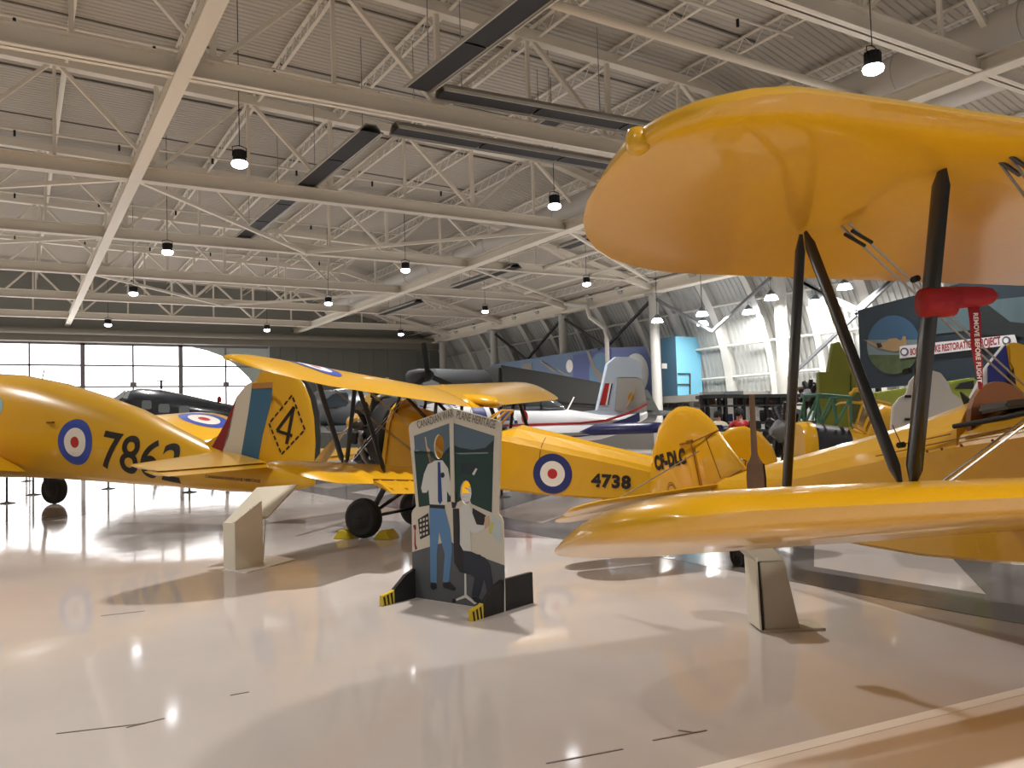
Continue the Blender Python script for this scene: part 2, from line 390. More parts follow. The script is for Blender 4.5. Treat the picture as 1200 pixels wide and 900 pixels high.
# back and left parts of the shell that the camera does not see, for bounce light
struct(MB().box((-24.3, -6, 0), (-24, 62, 12.9)), 'wall_left', ROOFM)

# ================================================================== LAMPS
LENS = mat('lamp_lens', (1,1,1,1), .3, emit=(.93, .95, 1, 1), es=14)
def high_bay(x, y, z=8.2, label='', group='high bay lamps over the hangar floor', watts=None, top=None, small=False, col=(1, .965, .925)):
    watts = LAMP_W if watts is None else watts
    t = thing('high_bay_lamp', label, 'lamp', (x, y, z), group=group); t.scale = (.85, .85, .85)
    M = MB().lathe([(.05, .40), (.15, .38), (.17, .2), (.19, .12), (.2, .02), (.17, .0)], 20)
    for k in range(12):
        a = 2*PI*k/12; M.bar((.165*math.cos(a), .165*math.sin(a), .14), (.165*math.cos(a), .165*math.sin(a), .37), .02, .05)
    M.build('housing', BLKM if not small else STEEL, t, smooth=False)
    MB().tube([(-.2, 0, .2), (-.2, 0, .47), (-.05, 0, .52), (.05, 0, .52), (.2, 0, .47), (.2, 0, .2)], .014, 6).build('yoke', BLKM, t)
    MB().tube([(0, 0, .5), (0, 0, ((top or roof_z(x)-.1) - z)/.85)], .012, 6).build('cable', BLKM, t)
    MB().lathe([(.21, .05), (.235, .0), (.21, -.07), (.12, -.12), (.01, -.14)], 20).build('lens', LENS, t, smooth=True)
    l = bpy.data.lights.new('lamp_light', 'AREA'); l.shape = 'DISK'; l.size = .34; l.energy = watts; l.color = col; l.spread = math.radians(125)
    lo = bpy.data.objects.new('lamp_light', l); COL.objects.link(lo); lo.location = (x, y, z-.15)
    return t
LY = [-1.3, 9.4, 20.2, 31.3, 41.2, 53.4]; LX = [-13.9, -4.6, 4.7, 14.0, 23.4]
near = {(2,2): 'black high bay lamp hanging nearest on the left, above the left twin aircraft', (3,1): 'black high bay lamp hanging nearest the camera above the big wing, topmost of the lamps',
 (3,2): 'black high bay lamp hanging just left of the big wing tip', (2,3): 'small black high bay lamp, first one farther beyond the nearest left lamp', (3,3): 'lit high bay lamp in the middle column, third from the camera',
 (4,3): 'lit high bay lamp nearest the eave beam, in front of the column row', (2,4): 'lit high bay lamp, fourth of the left lamp row, above the door glazing', (3,4): 'lit high bay lamp, fourth of the middle row going away', (4,4): 'lit high bay lamp beside the white down pipe',
 (2,5): 'tiny lit lamp, farthest of the left row near the end wall', (3,5): 'tiny lit lamp, farthest of the middle row near the end wall', (4,5): 'tiny lit lamp, farthest of the right row near the dark end wall'}
seen = set(near)
for i, x in enumerate(LX):
    for j, y in enumerate(LY):
        if (i, j) in seen: high_bay(x, y, 8.2, near[(i, j)])
        else:
            l = bpy.data.lights.new('lamp_light', 'AREA'); l.shape = 'DISK'; l.size = .34; l.energy = LAMP_W; l.color = (1, .965, .925); l.spread = math.radians(125)
            lo = bpy.data.objects.new('lamp_light', l); COL.objects.link(lo); lo.location = (x, y, 8.1)
# side aisle lamps against the curved wall
for k, (x, y, z, lb) in enumerate(((28.2, 31.8, 6.6, 'small bell lamp hanging in front of the round column by the blue room'), (28.6, 29.0, 6.6, 'upper of the pair of bell lamps before the white curved wall'), (29.8, 30.2, 6.33, 'lower of the pair of bell lamps before the white curved wall'),
      (30.4, 27.7, 6.6, 'bell lamp in front of the middle bay of the curved wall'), (28.0, 24.2, 6.65, 'bell lamp just left of the wide round column near the big wing'), (30.9, 24.2, 6.6, 'bell lamp seen between the two slanting black struts'), (28.9, 21.2, 6.7, 'bell lamp seen right under the big wing beside the slanted strut'))):
    t = thing('side_aisle_lamp', lb, 'lamp', (x, y, z), group='bell lamps of the side aisle')
    MB().lathe([(.06, .42), (.1, .36), (.17, .28), (.2, .2)], 18).build('housing', GREY, t, smooth=True)
    MB().lathe([(.2, .2), (.26, .1), (.3, .0), (.28, 0)], 18, cap=False).build('lens', LENS, t, smooth=True)
    MB().tube([(0,0,.42), (0,0,roof_z(x)-z)], .012, 6).build('cable', BLKM, t)
    l = bpy.data.lights.new('lamp_light', 'AREA'); l.shape = 'DISK'; l.size = .5; l.energy = 110 if y > 29.5 else (300 if y > 25 else 420); l.color = (1, .97, .92)
    lo = bpy.data.objects.new('lamp_light', l); COL.objects.link(lo); lo.location = (x, y, z-.04)
# ---- radiant heaters
def heater(x0, y0, x1, y1, z, label):
    a = Vector((x0, y0, z)); b = Vector((x1, y1, z)); d = (b-a); L = d.length; d.normalize(); n = Vector((-d.y, d.x, 0))
    t = thing('radiant_heater', label, 'heater', a, (0, 0, math.atan2(d.y, d.x)), group='strip heaters under the roof')
    MB().loft([[Vector((x, -.33, 0)), Vector((x, -.15, .22)), Vector((x, .15, .22)), Vector((x, .33, 0)), Vector((x, .30, 0)), Vector((x, .13, .19)), Vector((x, -.13, .19)), Vector((x, -.30, 0))] for x in (0, L)]).build('reflector_hood', mat('brushed_hood', rgb(150, 148, 142), .35, metal=.6), t)
    for sg in (-1, 1): MB().box((0, sg*.33-.02, -.03), (L, sg*.33+.02, .05)).build('edge_rail', mat('rail_aluminium', rgb(186, 184, 176), .4, metal=.3), t)
    g = MB(); m = max(1, int(L/2.4)); s = L/m
    for k in range(m): g.box((k*s+.04, -.27, .01), ((k+1)*s-.04, .27, .03))
    g.build('grille', mat('heater_grille', rgb(34, 34, 38), .6), t)
    k = .6
    while k < L:
        MB().tube([(k, 0, .2), (k, 0, roof_z(max(x0, x1))-z-.12)], .012, 5).build('hanger', STEEL, t); k += 4
heater(8.05, 17.1, 8.55, 6.5, 9.5, 'long dark heater strip running toward the camera at the top centre')
heater(8.6, 17.05, 16.6, 16.6, 9.5, 'dark heater strip crossing behind the nearest truss chord')
heater(8.1, 20.1, 7.9, 36, 9.5, 'long dark heater strip running away on the left of centre')
heater(8.6, 19.75, 16.6, 19.7, 9.5, 'dark heater strip crossing above the lamp beside the big wing tip')
heater(12.45, 17.45, 12.45, 19.3, 9.76, 'short heater piece joining the two crossing strips')
heater(20.5, 24.5, 20.5, 29, 9.2, 'short heater strip right of the white round duct near the big wing')
heater(20.5, 33, 20.5, 39.5, 9.1, 'heater strip with a shiny end above the far down pipe')
heater(20.5, 44, 20.5, 50, 9.0, 'smaller far heater strip left of the down pipe')

# ================================================================== AIRCRAFT PARTS
def foil(c, th=.12, n=9, camber=.03):
    up = []; lo = []
    for i in range(n+1):
        x = .5*(1-math.cos(PI*i/n)); t = 5*th*(.2969*math.sqrt(x)-.126*x-.3516*x*x+.2843*x**3-.1015*x**4); cm = camber*4*x*(1-x)
        up.append((x, cm+t)); lo.append((x, cm-t))
    return [(x*c, z*c) for x, z in up] + [(x*c, z*c) for x, z in reversed(lo[1:-1])]
def wing(y0, y1, xle, chord, z0, dih=0, tip=True, Lle=.4, Lte=.9, split=.35, th=.11, sweep=0, taper=0, scallop=.35, side=1, te_cut=None, camber=.05, inc=0):
    # y runs outward from y0 to y1 (positive), side = +1 port / -1 starboard ; nose is +x
    ys = []
    y = y0
    inner = y1 - (max(Lle, Lte) if tip else 0)
    k = 0
    while y < inner - .02:
        ys.append((y, k % 2)); y += scallop/2; k += 1
    ys.append((inner, 0))
    if tip:
        for q in (.2, .4, .55, .68, .79, .88, .94, .98, 1.0): ys.append((inner + (y1-inner)*q, 0))
    rings = []
    for y, mid in ys:
        c = chord*(1-taper*(y-y0)/(y1-y0)); le = xle - sweep*(y-y0); te = le - c; cen = le - c*split
        if tip:
            a = max(0, (y-(y1-Lle))/Lle); b = max(0, (y-(y1-Lte))/Lte)
            fa = math.sqrt(max(0, 1-a**2.2)); fb = math.sqrt(max(0, 1-b**2.2))
            le = cen + (le-cen)*fa; te = cen + (te-cen)*fb
        if te_cut and not mid: te = max(te, te_cut(y))
        cc = max(le-te, .03); tt = th*(c/cc)**.25 * (1 - .03*mid)
        z = z0 + dih*(y)
        sc = 1.0
        rings.append([Vector((le-px, side*y, z + pz + inc*(le-px-xle+chord*.35))) for px, pz in foil(cc, tt if cc > .2 else th, camber=camber)])
    return MB().loft(rings)
def body(sts, shape, smooth=False):
    rings = [[Vector((x, y, z)) for y, z in shape(p)] for x, p in sts]
    return MB().loft(rings)
def strut(p, q, chord, thick, ax=(1,0,0)):
    p = Vector(p); q = Vector(q); d = (q-p).normalized(); a = Vector(ax); a = (a - d*a.dot(d)).normalized(); b = d.cross(a)
    prof = [(.5,0),(.38,.32),(.1,.5),(-.25,.36),(-.5,0),(-.25,-.36),(.1,-.5),(.38,-.32)]
    L = (q-p).length; rings = []
    for t, s in ((0, .35), (.06, 1), (.94, 1), (1, .35)):
        c = p + d*L*t; rings.append([c + a*u*chord*s + b*w*thick*s for u, w in prof])
    return MB().loft(rings)
def wheel(parent, loc, r, w, label=None, name='wheel', spokes=False):
    # axle along y
    Mx = Matrix.Translation(loc) @ Matrix.Rotation(PI/2, 4, 'X')
    o = MB().lathe([(r*.6, -w*.42), (r*.8, -w*.5), (r*.95, -w*.36), (r, -w*.12), (r, w*.12), (r*.95, w*.36), (r*.8, w*.5), (r*.6, w*.42)], 32, M=Mx).build(name, RUB, parent, smooth=True, sharp=35)
    MB().lathe([(r*.62, -w*.38), (r*.5, -w*.44), (r*.25, -w*.5), (.02, -w*.54), (.02, w*.54), (r*.25, w*.5), (r*.5, w*.44), (r*.62, w*.38)], 28, M=Mx).build('hub', BLKM, o, smooth=True, sharp=35)
    return o
def fus_shape(p):
    w, zb, zs, zt = p
    return [(-w*.9, zb), (-w, zb+.03), (-w, zs), (-w*.86, zs+.36*(zt-zs)), (-w*.5, zs+.8*(zt-zs)), (0, zt), (w*.5, zs+.8*(zt-zs)), (w*.86, zs+.36*(zt-zs)), (w, zs), (w, zb+.03), (w*.9, zb)]
def outline(poly, y, th, name, m, parent, rim=.5, smooth=False, label=None):
    # a fabric surface lying in the xz plane with rounded rim
    pts = [Vector((x, 0, z)) for x, z in poly]; c = sum(pts, Vector())/len(pts); mb = MB(); n = len(pts)
    rings = []
    for s, t in ((.0, 1), (.6, 1), (.88, .9), (.97, .55), (1.0, 0), (.97, -.55), (.88, -.9), (.6, -1), (.0, -1)):
        rings.append([Vector((c.x+(p.x-c.x)*s, y + t*th/2, c.z+(p.z-c.z)*s)) for p in pts])
    return mb.loft(rings, cap=False).build(name, m, parent, smooth=True, sharp=50, label=label)

def biplane(name, label, pose, D):
    x, y, hd, pitch, roll = pose
    t = thing(name, label, 'biplane', (x, y, 0), (roll, -pitch, hd), group=None)
    hu, gap, stag, dihu, dihl, ys, c, b, bl, kf, kr = [D[k] for k in ('hu','gap','stag','dihu','dihl','ys','c','b','bl','kf','kr')]
    hl = hu - gap; tp = D['tip']
    def zu(yy): return hu + dihu*yy - .0*c
    # fuselage
    fus = body(D['fus'], fus_shape).build('fuselage', YEL, t); 
    # upper wing: two panels meeting over the cabin
    for sd in (1, -1):
        if sd == D.get('skip_upper'): continue
        w = wing(.02, b, 0, c, hu, dihu, True, tp[0], tp[1], tp[2], side=sd, th=D.get('th', .11), inc=D.get('inc', 0)).build('upper_wing', YEL, t, smooth=True, sharp=60)
        w2 = wing(D['fus'][0][1][0]*.8, bl, -stag, c, hl + D.get('lz', 0), dihl, True, tp[0], tp[1], tp[2], side=sd, th=D.get('thl', D.get('th', .11)), inc=D.get('incl', 0), camber=D.get('cl', .05), te_cut=(lambda q: -stag-c*.80) if D.get('ail') else None).build('lower_wing', YEL, t, smooth=True, sharp=60)
        if D.get('ail'):
            a0, a1 = 1.0, bl-1.0; hx = -stag-c*.80-.01
            rr = []
            for k in range(9):
                yy = a0+(a1-a0)*k/8; z = hl+dihl*yy+.025-D.get('incl', 0)*.45*c
                rr.append([Vector((hx, sd*yy, z+.022)), Vector((hx-.12, sd*yy, z-.012)), Vector((hx-.27, sd*yy, z-.09)), Vector((hx-.12, sd*yy, z-.05)), Vector((hx, sd*yy, z-.03))])
            MB().loft(rr).build('aileron', YEL, t)
            MB().tube([(r[0].x, r[0].y, r[0].z+.004) for r in rr], .012, 5).build('aileron_gap', YSEAM, t)
        # N struts
        zf = lambda yy, k, z0, dh: z0 + dh*yy
        f0 = Vector((-kf*c, sd*ys, hu+dihu*ys-.02)); r0 = Vector((-kr*c, sd*ys, hu+dihu*ys-.0)); f1 = Vector((-stag-kf*c, sd*ys, hl+dihl*ys+D.get('sz', .09))); r1 = Vector((-stag-kr*c, sd*ys, hl+dihl*ys+D.get('sz', .09)-.02))
        sw, st = D['sw']
        strut(f0, f1, sw, st).build('interplane_strut', BLK, t, smooth=True, sharp=40); strut(r0, r1, sw*.8, st).build('interplane_strut', BLK, t, smooth=True, sharp=40); strut(r0+Vector((.03,0,0)), f1+Vector((-.06,0,.01)), sw*.8, st*.9).build('interplane_strut', BLK, t, smooth=True, sharp=40)
        # cabane struts
        cb = D['fus'][0][1][0]
        for xa_, xb_ in ((-kf*c, -.05), (-kf*c, -.62), (-kr*c, -.75)):
            MB().tube([(xa_, sd*.42, hu+.0), (xb_, sd*cb, D['cz'])], .028, 8).build('cabane_strut', BLK, t, smooth=True)
        # flying and landing wires
        for dx in (0, .045):
            MB().tube([(-kf*c+.1+dx, sd*(ys-.15), hu+dihu*ys-.01), (-stag-.35+dx, sd*cb, hl+.12)], .006, 5).build('bracing_wire', STEEL, t)
            MB().tube([(-kr*c+.1+dx, sd*(ys-.15), hu+dihu*ys+.01), (-stag-.9+dx, sd*cb, hl+.12)], .006, 5).build('bracing_wire', STEEL, t)
            MB().tube([(-stag-kf*c-.05+dx, sd*(ys-.12), hl+dihl*ys+.1), (-.25+dx, sd*.42, hu-.02)], .006, 5).build('bracing_wire', STEEL, t)
        # tailplane and elevator
        tx, tz, ts = D['tail']
        ts = D.get('tsp', ts) if sd > 0 else ts
        wing(.05, ts, tx+.35, .62, tz, D.get('tdih', 0), True, .35, .2, .5, th=.09, side=sd, camber=0, inc=D.get('tinc', 0)).build('tailplane', YEL, t, smooth=True, sharp=60)
        wing(.12, ts-.08, tx-.30, .46, tz - D.get('tinc', 0)*.5, D.get('tdih', 0), True, .2, .5, .3, th=.06, side=sd, camber=0, inc=D.get('tinc', 0)).build('elevator', YEL, t, smooth=True, sharp=60)
        MB().tube([(tx+.1, sd*.05, D['rud_top']-.45), (tx+.1, sd*ts*.72, tz)], .007, 5).build('tail_wire', STEEL, t)
    outline(D['rudder'], 0, .07, 'rudder', YEL, t)
    outline(D['fin'], 0, .06, 'fin', YEL, t)
    return t, fus

# ---------------------------------------------------------------- the far biplane (number 4738)
P2 = (5.1045, 12.2221, 2.1812, .1792, .006)
D2 = dict(hu=2.253, gap=1.197, stag=.575, dihu=.055, dihl=.083, ys=2.52, c=1.159, b=4.338, bl=4.08, kf=.077, kr=.624, tip=(.45, 1.0, .25), inc=.13, incl=.07, sw=(.085, .036), cz=1.9, ail=True,
  fus=[(.03, (.43, 1.0, 1.78, 2.04)), (-.2, (.44, .97, 1.78, 2.03)), (-.62, (.44, .98, 1.78, 1.98)), (-1.2, (.44, 1.0, 1.78, 1.90)), (-1.72, (.42, 1.04, 1.78, 1.90)), (-2.0, (.40, 1.07, 1.77, 2.02)), (-2.5, (.35, 1.10, 1.75, 1.99)), (-3.3, (.27, 1.18, 1.72, 1.93)), (-4.1, (.18, 1.29, 1.68, 1.88)), (-4.9, (.09, 1.38, 1.64, 1.83)), (-5.25, (.05, 1.43, 1.60, 1.8))],
  rudder=[(-5.25, 1.42), (-5.25, 2.05), (-4.95, 2.12), (-4.86, 2.32), (-4.98, 2.44), (-5.16, 2.49), (-5.37, 2.44), (-5.55, 2.28), (-5.68, 2.02), (-5.74, 1.75), (-5.66, 1.5), (-5.5, 1.4)],
  fin=[(-4.4, 1.84), (-5.24, 1.8), (-5.24, 2.03), (-4.97, 2.08)], tsp=.95, tail=(-4.95, 1.62, 1.2), rud_top=2.4)
t2, fus2 = biplane('biplane', 'yellow biplane numbered 4738 with radial engine, behind the painted face board', P2, D2)
# cockpit openings
for xc in (-.78, -1.45):
    MB().lathe([(.24, 0), (.27, .03), (.24, .05), (.2, .02)], 20, M=Matrix.Translation((xc, 0, 1.9)) @ Matrix.Diagonal((1.05, 1.1, 1, 1))).build('cockpit_rim', BLKM, t2, smooth=True)
# bulkhead with rounded top ahead of the cockpit, dull on its front face
MB().loft([[Vector((x, w*s*.47, z)) for s, z in ((-.8, .98), (-1, 1.1), (-1, 1.75), (-.85, 1.95), (-.5, 2.09), (0, 2.13), (.5, 2.09), (.85, 1.95), (1, 1.75), (1, 1.1), (.8, .98))] for x, w in ((.06, 1), (.0, 1))]).build('firewall', YEL2, t2)
# windshield frame
wf = MB()
for a, b_ in (((-1.5,-.28,1.93),(-1.72,-.2,2.2)),((-1.72,-.2,2.2),(-1.72,.2,2.2)),((-1.72,.2,2.2),(-1.5,.28,1.93)),((-1.5,0,1.95),(-1.72,0,2.2)),((-1.3,0,1.93),(-1.72,.2,2.2))): wf.tube([a, b_], .016, 6)
wf.build('windshield_frame', YEL2, t2)
# engine: crankcase, seven cylinders with fins, collector ring, mount
ec = Vector((.58, 0, 1.56))
Mx = Matrix.Translation(ec) @ Matrix.Rotation(PI/2, 4, 'Y')
eng = MB().lathe([(.30, -.42), (.30, -.3), (.20, -.18), (.22, -.06), (.22, .08), (.16, .16), (.1, .26), (.07, .36)], 24, M=Mx).build('crankcase', DSTEEL, t2, smooth=True, sharp=30)
for k in range(7):
    a = 2*PI*k/7 + PI/2; d = Vector((0, math.cos(a), math.sin(a))); cy = MB()
    for j in range(10):
        p = ec + d*(.22+.03*j); cy.tube([p, p+d*.017], .1, 14)
    cy.tube([ec+d*.18, ec+d*.53], .08, 12); hd = ec + d*.53
    cy.box((-.09, -.08, -.03), (.09, .08, .07), M=Matrix.Translation(hd) @ d.to_track_quat('Z', 'X').to_matrix().to_4x4())
    cyo = cy.build('cylinder', BLKM, t2)
    MB().tube([hd+Vector((.07,0,0)), ec+d*.2+Vector((.16,0,0))], .012, 6).build('push_rod', STEEL, cyo)
ring = [ec + Vector((.02, math.cos(2*PI*k/28)*.56, math.sin(2*PI*k/28)*.56)) + Vector((-.16, 0, 0)) for k in range(5, 29)]
MB().tube(ring, .045, 10).build('collector_ring', EXH, t2, smooth=True)
MB().lathe([(.46, -.50), (.54, -.46), (.56, -.30), (.53, -.22), (.30, -.22)], 32, M=Mx).build('accessory_cowl', BLKM, t2, smooth=True, sharp=30)
em = MB()
for sy in (-1, 1):
    for z0, z1 in ((1.15, 1.3), (1.75, 1.6)):
        em.tube([(.28, sy*.36, z0), (.62, sy*.2, z1)], .018, 6); em.tube([(.28, sy*.36, 2.9-z0), (.62, sy*.2, z1)], .014, 6)
em.build('engine_mount', STEEL, t2)
# propeller
def propeller(parent, c, rad, ang, m, tipm, name='propeller'):
    mb = MB(); 
    for sgn in (1, -1):
        rings = []
        for q, wd, tw in ((.04, .05, .9), (.15, .06, .8), (.3, .11, .5), (.5, .135, .2), (.7, .13, .1), (.85, .11, .05), (.95, .07, .0), (1, .02, .0)):
            cc = Vector((0, 0, q*rad)); a = Vector((math.sin(tw), math.cos(tw), 0)); bb = Vector((math.cos(tw), -math.sin(tw), 0))
            rings.append([cc + a*u*wd + bb*v*wd*.28 for u, v in ((1,0),(.6,.6),(0,1),(-.6,.7),(-1,0),(-.6,-.3),(0,-.4),(.6,-.3))])
        Mr = Matrix.Translation(c) @ Matrix.Rotation(ang + (0 if sgn > 0 else PI), 4, 'X')
        mb.loft([[Mr @ p for p in r] for r in rings])
    mb.lathe([(.09, -.06), (.09, .06), (.03, .07)], 18, M=Matrix.Translation(c) @ Matrix.Rotation(PI/2, 4, 'Y'))
    return mb.build(name, m, parent, smooth=True, sharp=50)
propeller(t2, Vector((1.0, 0, 1.60)), 1.2, math.radians(50.2), WOOD, BLKM)
# landing gear
for sd in (1, -1):
    wheel(t2, (.04, sd*.78, .30), .30, .2)
    strut((-.15, sd*.4, 1.05), (.02, sd*.66, .32), .10, .05).build('landing_gear_leg', BLK, t2, smooth=True, sharp=40)
    MB().tube([(-.75, sd*.4, 1.08), (.02, sd*.64, .34)], .03, 8).build('landing_gear_leg', BLK, t2, smooth=True)
MB().tube([(.04, -.7, .3), (.04, .7, .3)], .028, 8).build('axle', BLK, t2, smooth=True)
MB().tube([(-5.05, 0, 1.4), (-5.35, 0, 1.05)], .025, 8).build('tail_skid', BLK, t2)
# markings on the port side (frame: x of text runs toward the tail)
def side_frame(x, y, z, ang=0, up=Vector((0,0,1))):
    ux = Vector((-math.cos(ang), 0, -math.sin(ang))); return frame((x, y, z), ux, (0,0,1))
decal(roundel_bm([.072, .18, .285]), 'roundel', RND, t2, side_frame(-2.69, .6, 1.43), fus2)
bm = text_bm('4738', .235, bold=.012, spacing=1.12, sx=1.05); grid_cut(bm, .12); bm.transform(Matrix.Translation((0, -.08, 0)))
decal(bm, 'number', BLKD, t2, side_frame(-3.26, .6, 1.44, math.radians(-6)), fus2)
bm = bmesh.new(); bmesh.ops.create_grid(bm, x_segments=6, y_segments=14, size=1)
for v in bm.verts: v.co = Vector((v.co.x*.006, v.co.y*.4, 0))
decal(bm, 'panel_seam', YSEAM, t2, side_frame(-2.47, .6, 1.72), fus2, .004)
# roundel on top of the port upper wing, filler cap, centre cut-out fairing
uw = [o for o in t2.children if o.name.startswith('upper_wing')]
decal(roundel_bm([.08, .21, .33]), 'roundel', RND2, uw[0], frame((-.5, 3.12, 3), (1, 0, 0), (0, 1, 0)), uw[0])
MB().lathe([(.04, 0), (.04, .05), (.01, .06)], 12, M=Matrix.Translation((-.3, -.5, 2.36))).build('filler_cap', YEL2, t2)
MB().loft([[Vector((x, -.42+dy, 2.22+dz)) for dy, dz in ((-.2*s, 0), (-.14*s, .1*s), (0, .15*s), (.14*s, .1*s), (.2*s, 0), (0, -.05*s))] for x, s in ((-.45, .3), (-.7, .8), (-1.05, 1), (-1.3, .9), (-1.38, .5))]).build('wing_root_fairing', YEL2, t2, smooth=True)
# wheel chocks
for k, (dx, dy) in enumerate(((.38, .0), (-.38, 0))):
    p = Vector((4.45+ (-.16 if k else .30), 11.72+(.30 if k else -.18), 0))
    mb = MB(); Mr = Matrix.Translation(p) @ Matrix.Rotation(2.18, 4, 'Z')
    mb.add([Mr @ Vector(v) for v in ((-.16,-.13,0),(.16,-.13,0),(.16,.13,0),(-.16,.13,0),(-.05,-.13,.13),(.05,-.13,.13),(.05,.13,.13),(-.05,.13,.13))], [(0,3,2,1),(4,5,6,7),(0,1,5,4),(1,2,6,5),(2,3,7,6),(3,0,4,7)])
    tag(mb.build('wheel_chock', mat('chock_yellow', rgb(190, 170, 20), .6), bevel=.01), 'yellow wheel chock ' + ('on the left side' if k else 'on the right side') + ' of the far biplane\'s near wheel', 'wheel chock', 'yellow chocks')

# ---------------------------------------------------------------- the near biplane (CF-DLC), nose out of the frame on the right
P3 = (5.9432, .6407, -1.7359, .1372, .0624)
D3 = dict(hu=2.734, gap=1.484, stag=.465, dihu=.053, dihl=.09, ys=2.83, c=1.745, b=4.14, bl=4.29, kf=.179, kr=.639, incl=.11, sz=.145, cl=.03, tip=(.45, 1.15, .27), sw=(.086, .036), th=.11, thl=.125, tsp=1.15, cz=2.1,
  fus=[(.2, (.50, .92, 1.8, 2.15)), (-.6, (.50, .92, 1.8, 2.12)), (-1.3, (.50, .92, 1.8, 2.02)), (-2.15, (.48, .93, 1.78, 1.99)), (-2.5, (.46, .95, 1.78, 2.0)), (-2.52, (.46, .95, 1.78, 2.13)), (-3.1, (.42, .99, 1.76, 2.04)), (-3.6, (.37, 1.05, 1.74, 1.99)), (-4.4, (.28, 1.15, 1.70, 1.93)), (-5.2, (.18, 1.27, 1.66, 1.87)), (-5.9, (.10, 1.38, 1.62, 1.82)), (-6.35, (.045, 1.45, 1.58, 1.70))],
  rudder=[(-6.38, 1.42), (-6.38, 1.67), (-6.41, 2.29), (-5.87, 2.35), (-5.96, 2.47), (-6.16, 2.63), (-6.42, 2.71), (-6.6, 2.73), (-6.8, 2.70), (-7.08, 2.56), (-7.33, 2.27), (-7.5, 1.94), (-7.58, 1.62), (-7.5, 1.4), (-7.2, 1.25), (-6.7, 1.28)],
  fin=[(-5.5, 1.86), (-5.88, 2.33), (-6.39, 2.27), (-6.36, 1.67), (-5.9, 1.76)], tail=(-6.35, 1.70, 1.82), tdih=0, tinc=.2, rud_top=2.6)
t3, fus3 = biplane('biplane', 'large yellow biplane marked CF-DLC in the right foreground, its nose outside the photo', P3, D3)
# registration on the starboard face of the rudder, faces -y
rud3 = [o for o in t3.children if o.name.startswith('rudder')][0]
def star_frame(x, y, z, ang=0): return frame((x, y, z), (math.cos(ang), 0, math.sin(ang)), (0,0,1))
bm = text_bm('CF-DLC', .235, bold=.016, spacing=1.1, sx=.82); grid_cut(bm, .1)
decal(bm, 'registration', BLKD, rud3, star_frame(-7.27, -.5, 2.03, .03), rud3)
bm = bmesh.new()
def ring_bm(bm, r0, r1, cx=0, cy=0, sx=1, n=28):
    a = [bm.verts.new((cx+sx*r0*math.cos(2*PI*i/n), cy+r0*math.sin(2*PI*i/n), 0)) for i in range(n)]; b = [bm.verts.new((cx+sx*r1*math.cos(2*PI*i/n), cy+r1*math.sin(2*PI*i/n), 0)) for i in range(n)]
    for i in range(n): bm.faces.new((a[i], b[i], b[(i+1) % n], a[(i+1) % n]))
ring_bm(bm, .088, .1, sx=.85); ring_bm(bm, .118, .126, sx=.85)
decal(bm, 'maker_mark', BLKD, rud3, star_frame(-6.98, -.5, 1.72), rud3)
for k, (tx_, dx, dz) in enumerate((('E', -.06, -.03), ('B', -.035, -.05), ('O', .0, -.05), ('B', .03, -.03))):
    pass
# rudder hinges, rib seams, trim cable
for z in (2.28, 1.72):
    MB().box((-6.47, -.055, z-.02), (-6.36, .055, z+.02)).box((-6.62, -.05, z-.012), (-6.45, -.036, z+.004)).build('rudder_hinge', YSEAM, rud3)
sm = MB()
for a, b_ in (((-6.41, 2.27), (-5.9, 2.33)), ((-6.40, 2.27), (-6.37, 1.68)), ((-6.1, 2.3), (-5.95, 1.8)), ((-6.36, 1.67), (-5.55, 1.86))):
    sm.tube([(a[0], -.034, a[1]), (b_[0], -.034, b_[1])], .006, 5)
sm.build('fin_seam', YSEAM, t3)
# cockpit behind the headrest: dark rim, brown padded bulkhead, grey seat pan, access door line
bh = MB().loft([[Vector((x, .36*math.cos(PI*k/12), 1.86+.36*math.sin(PI*k/12))) for k in range(13)] + [Vector((x, -.36, 1.75)), Vector((x, .36, 1.75))] for x in (-2.47, -2.43)])
bh.build('seat_bulkhead', mat('brown_leather', rgb(124, 74, 36), .6, noise=.12), t3)
MB().tube([(-2.50, -.44, 1.93), (-2.1, -.44, 1.93), (-1.7, -.45, 1.95)], .018, 8).build('cockpit_rim', BLKM, t3)
MB().tube([(-2.50, .44, 1.93), (-1.7, .45, 1.95)], .018, 8).build('cockpit_rim', BLKM, t3)
MB().box((-2.4, -.3, 1.99), (-2.15, .3, 2.05)).build('seat_cover', GREY, t3, bevel=.02)
cs = MB(); 
for a, b_ in (((-3.0, 1.86), (-2.52, 1.88)), ((-3.0, 1.86), (-3.02, 2.02)), ((-3.3, 1.80), (-2.0, 1.86))): cs.tube([(a[0], -.44 + .03*(a[0] < -3), a[1]), (b_[0], -.465, b_[1])], .005, 5)
cs.build('access_panel_seam', YSEAM, t3)
for x_ in (-2.75, -2.62, -2.45, -2.2): MB().lathe([(.012, 0), (.008, .008), (.001, .01)], 8, M=Matrix.Translation((x_, -.468, 1.78+.02*(x_+2.75))) @ Matrix.Rotation(PI/2, 4, 'X')).build('fastener', YSEAM, t3)
MB().add([(-2.72, -.01, 2.04), (-2.62, -.01, 2.07), (-2.74, -.01, 2.2), (-2.72, .01, 2.04), (-2.62, .01, 2.07), (-2.74, .01, 2.2)], [(0,1,2), (3,5,4), (0,3,4,1), (1,4,5,2), (2,5,3,0)]).build('mast', BLKM, t3)
# drainage fittings and brackets on the front strut
s3 = D3
f0 = Vector((-.179*1.745, -2.83, 2.734+.053*2.83)); f1 = Vector((-.465-.179*1.745, -2.83, 1.25+.09*2.83+.145))
for q in (.62, .33, .86):
    p = f0.lerp(f1, q); MB().box((p.x-.10, p.y-.012, p.z-.012), (p.x-.06, p.y+.012, p.z+.012)).build('strut_bracket', BLKM, t3, bevel=.005)
